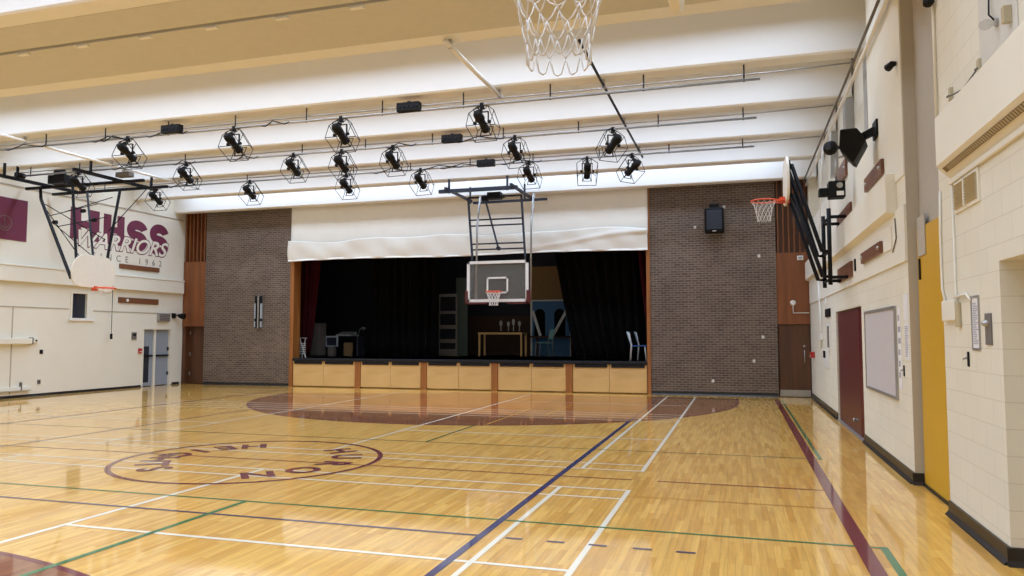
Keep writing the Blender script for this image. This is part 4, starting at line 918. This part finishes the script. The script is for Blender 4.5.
g.box(XW-.022, XW-.015, 6.94, 7.58, 2.83, 3.05); g.build('slats', M['louver'], t); MB().box(XW-.038, XW-.015, 7.24, 7.27, 2.82, 3.06).build('divider', M['wall'], t)
sl = lambda f, d=0: (1.78+.12*f-d*.73, 3.27-.13*f-d*.68)       # point of the duct's sloping underside
t = thing('duct_grille', 'long brown slatted grille under the near ceiling duct', 'vent', (1.82, 5, 3.2)); g = MB(); (xa, za), (xb, zb) = sl(.26), sl(.56)
(xc, zc), (xd, zd) = sl(.56, .008), sl(.26, .008)
g.prism([(xa, za), (xb, zb), (xc, zc), (xd, zd)], lambda x, z, k: (x, 1.0+k, z), 6.65); g.build('frame', M['louverdark'], t); g = MB()
(xa, za), (xb, zb) = sl(.29, .009), sl(.53, .009)
for k in range(130): g.bar((xa, 1.06+k*.05, za), (xb, 1.06+k*.05, zb), .018, .008)
g.build('slats', M['louver'], t)['kind'] = 'stuff'
t = thing('duct_moulding', 'narrow tan moulding under the near duct beside its grille', 'moulding', (1.88, 3, 3.12)); MB().box(1.87, 1.899, YF, 7.72, 3.085, 3.135).build('strip', M['wall'], t, .006)
# upper near wall fittings
for lab, y, z, kind in (('small rusty bracket on upper near wall above duct end', 7.6, 3.84, 0), ('small tan clip on the upper near wall above the duct', 6.75, 3.8, 0)):
    t = thing('wall_bracket', lab, 'bracket', (XW, y, z)); MB().box(XW-.03, XW, y-.03, y+.03, z, z+.12).build('plate', M['louver'], t, .004); MB().tube([(XW-.03, y, z+.05), (XW-.06, y-.05, z+.02)], .008).build('clip', M['setgrey'], t)
MBt = thing('wall_cable', 'thin dark cable between two clips on upper near wall', 'cable', (XW, 7.1, 3.85)); MB().tube([(XW-.03, 7.55, 3.87), (XW-.02, 7.2, 3.82), (XW-.03, 6.78, 3.84)], .007).build('cable', M['setgrey'], MBt)
t = thing('clear_bulb', 'clear glass bulb lamp high on the near wall', 'lamp', (XW, 6.3, 4.0)); MB().lathe([(.02, 0), (.022, .02), (.04, .05), (.042, .08), (.03, .105), (.008, .115)], (XW-.02, 6.3, 4.04), (-1, 0, -.1), 16).build('bulb', M['glass'], t); MB().lathe([(.035, 0), (.035, .025)], (XW, 6.3, 4.04), (-1, 0, 0), 12).build('socket', M['alu'], t); MB().tube([(XW-.02, 6.33, 4.07), (XW-.03, 6.42, 4.15), (XW-.02, 6.42, 4.5)], .007).build('wire', M['iron'], t); MB().box(XW-.06, XW, 6.0, 6.06, 3.93, 4.05).build('clip', M['louver'], t, .004)
o = MB().box(XW-.008, XW-.001, 5.9, 6.75, 3.85, 4.6).build('wall_shading', mat('pale grey shading', rgb(208, 204, 194), .6)); tag(o, 'pale grey shading painted on the wall behind the clear bulb', 'sheet')  # thin patch whose colour stands in for pale shading on the wall
t = thing('hanging_speaker', 'black wedge loudspeaker tilted down on the right wall high up', 'loudspeaker', (1.57, 11.5, 4.0))
q = [(-.17, .22), (.05, .23), (.12, .14), (.17, .05), (0, -.26), (-.19, -.04)]; cx, cz = 1.57, 4.38
g = MB(); g.prism(q, lambda u, v, k: (cx+u*.97+k*.22, 11.3+k, cz+v), .42); g.build('cabinet', M['plasticblack'], t, .015)
nx, nz = Vector((-.19, -.04)), Vector((0, -.26)); nd = Vector((-.76, -.65))*.012
g = MB(); g.prism([tuple(nx*.9+nz*.1), tuple(nx*.1+nz*.9), tuple(nx*.1+nz*.9+nd), tuple(nx*.9+nz*.1+nd)], lambda u, v, k: (cx+u*.97+(k+.03)*.22, 11.33+k, cz+v), .36); g.build('grille', M['grille'], t)
g = MB(); g.bar((cx+.12, 11.5, cz+.12), (1.88, 11.4, cz+.2), .07, .1); g.box(1.86, 1.89, 11.25, 11.55, cz+.08, cz+.32); g.build('bracket', M['plasticblack'], t)
t = thing('dome_camera', 'round black camera on a stub arm beside the hanging loudspeaker', 'camera', (1.5, 14.4, 4.9)); c_ = at(830.5, 148, 13.6)
MB().lathe([(.04, -.1), (.10, -.08), (.125, 0), (.10, .07), (.05, .08)], c_, (-.5, -.8, 0), 16).build('housing', M['plasticblack'], t); MB().lathe([(.05, .08), (.03, .11)], c_, (-.5, -.8, 0), 12).build('lens', M['darkglass'], t); MB().bar(c_, (1.89, c_.y+.25, c_.z+.05), .05).build('arm', M['plasticblack'], t)
c_ = at(837, 190, 13.6); t = thing('projector', 'small black projector unit on a pole by the right wall', 'projector', tuple(c_)); MB().box(c_.x-.14, c_.x+.12, c_.y-.12, c_.y+.15, c_.z-.14, c_.z+.14).build('case', M['plasticblack'], t, .015); c2 = at(825, 193, 13.6); MB().box(c2.x-.1, c2.x+.12, c_.y-.1, c_.y+.1, c2.z-.06, c2.z+.07).build('lens_box', M['plasticblack'], t, .015); MB().box(c_.x-.02, c_.x+.09, c_.y-.13, c_.y-.12, c_.z-.11, c_.z-.04).build('label_plate', M['plate'], t); MB().lathe([(.05, 0), (.04, .01)], (c_.x+.03, c_.y-.12, c_.z+.06), (0, -1, 0), 12).build('dial', M['alu'], t)
MB().tube([(c_.x, c_.y+.05, c_.z+.14), (c_.x, c_.y+.05, c_.z+.55), (1.89, c_.y+.1, c_.z+.62)], .02).build('pole', M['alu'], t)
for lab, y0, y1, z0, z1, off in (('worn brown board high on the right wall near tan corner', 10.9, 12.3, 3.86, 4.06, .012), ('brown board on right wall below the boxed bulkhead', 11.1, 12.75, 2.82, 2.98, .025), ('brown board on right wall behind the hanging loudspeaker', 14.3, 15.6, 4.55, 4.85, .012)):
    t = thing('mounting_board', lab, 'board', (XW, (y0+y1)/2, z0)); MB().box(XW-off-.045, XW-off, y0, y1, z0, z1).build('board', M['boardwood'], t, .004)
    g = MB()
    for y in (y0+.12, y1-.12): g.lathe([(.03, 0), (.02, .02)], (XW-off-.045, y, (z0+z1)/2), (-1, 0, 0), 8)
    g.build('bolt', M['alu'], t)
t = thing('access_plate', 'flush cream cover panel right of the brown wall board', 'panel', (XW, 10.7, 2.8)); MB().box(XW-.04, XW-.025, 10.45, 10.95, 2.8, 3.1).build('cover', M['wall'], t, .003); MB().tube([(XW-.035, 10.2, 3.15), (XW-.035, 10.15, 2.9), (XW-.035, 10.4, 2.75)], .008).build('cable', M['setgrey'], t)
o = MB().box(XW-.05, XW-.025, 13.55, 13.63, 2.78, 2.98).build('wall_slot', M['iron'], None, .004); tag(o, 'thin black upright slot cover between two brown boards', 'cover')
o = MB().tube([(XW-.02, 9.9, 5.0), (XW-.06, 9.9, 5.0), (XW-.10, 9.98, 4.98)], [.025, .04, .05], 10).build('wall_sensor', M['plasticblack']); tag(o, 'small black sensor on upper right wall at the tan corner', 'sensor')
# conduits along the wall top
for i, (lab, x, z, m_) in enumerate((('white conduit along the top of the right wall', XW-.06, 5.88, 'plate'), ('dark conduit beside the white one atop the right wall', XW-.12, 5.98, 'setgrey'))):
    o = MB().tube([(x, 9.8, z), (x, 14, z-.02), (x, 20.5, z), (x, 22.2, z)], .03 if i == 0 else .022, 8).build('wall_conduit', M[m_]); tag(o, lab, 'conduit')
for i, (y, z0, z1) in enumerate(((12.75, 4.9, BEAMZ+.05), (15.2, 4.9, BEAMZ+.05), (17.65, 5.2, BEAMZ+.05))):
    b = MB(); b.box(XW+.08, XW+.24, y-.05, y+.25, z0, z1); struct(b, 'trim_bearing', M['alu'], .01)
for i, (lab, pts) in enumerate((('loose white cable dropping down the wall behind the loudspeaker', [(XW-.06, 16.2, 5.85), (XW-.08, 16.3, 5.2), (XW-.05, 16.8, 4.6), (XW-.06, 17.2, 3.7)]), ('second loose cable looping down the wall beyond the loudspeaker', [(XW-.07, 17.5, 5.9), (XW-.12, 17.8, 5.0), (XW-.06, 18.6, 4.4), (XW-.05, 19.4, 3.7)]))):
    o = MB().tube(pts, .016, 6).build('wall_cable', M['plate']); tag(o, lab, 'cable')
# small signs and boxes by the far end of the right wall
t = thing('exit_sign', 'small black sign on the right wall left of maroon doors', 'sign', (XW, 17.6, 2.1)); MB().box(XW-.04, XW, 17.55, 18.35, 2.12, 2.3).build('case', M['plasticblack'], t, .01); MB().tube([(XW-.03, 18.2, 2.3), (XW-.03, 18.25, 2.55)], .012).build('conduit', M['plate'], t)
t = thing('thermostat', 'narrow grey panel in white frame on far right wall', 'panel', (XW, 18.0, 1.45)); MB().box(XW-.02, XW, 17.75, 18.15, 1.38, 1.98).build('frame', M['plate'], t, .004); MB().box(XW-.035, XW-.02, 17.82, 18.08, 1.45, 1.92).build('panel', M['setgrey'], t)
t = thing('wall_phone', 'dark intercom on white plate below the grey wall panel', 'intercom', (XW, 18.7, .95)); MB().box(XW-.02, XW, 18.05, 19.1, .98, 1.38).build('plate', M['plate'], t, .004); MB().box(XW-.05, XW-.02, 18.65, 18.9, 1.2, 1.36).build('unit', M['iron'], t, .005)
t = thing('fire_alarm', 'red fire alarm pull near the right timber door', 'fire alarm', (XW, 21.6, 1.15)); MB().box(XW-.11, XW, 21.4, 21.6, 1.12, 1.28).build('box', M['red'], t, .008); MB().box(XW-.115, XW-.11, 21.45, 21.55, 1.15, 1.18).build('handle', M['plate'], t)
t = thing('wall_conduit', 'white conduit running down the far right wall to plates', 'conduit', (XW, 19.3, 1.5)); MB().tube([(XW-.04, 19.6, 3.18), (XW-.04, 19.5, 2.6), (XW-.04, 19.3, 2.3), (XW-.04, 19.3, 1.4)], .02).build('pipe', M['plate'], t); MB().box(XW-.06, XW, 19.2, 19.4, 1.6, 1.75).build('box', M['plate'], t, .006)
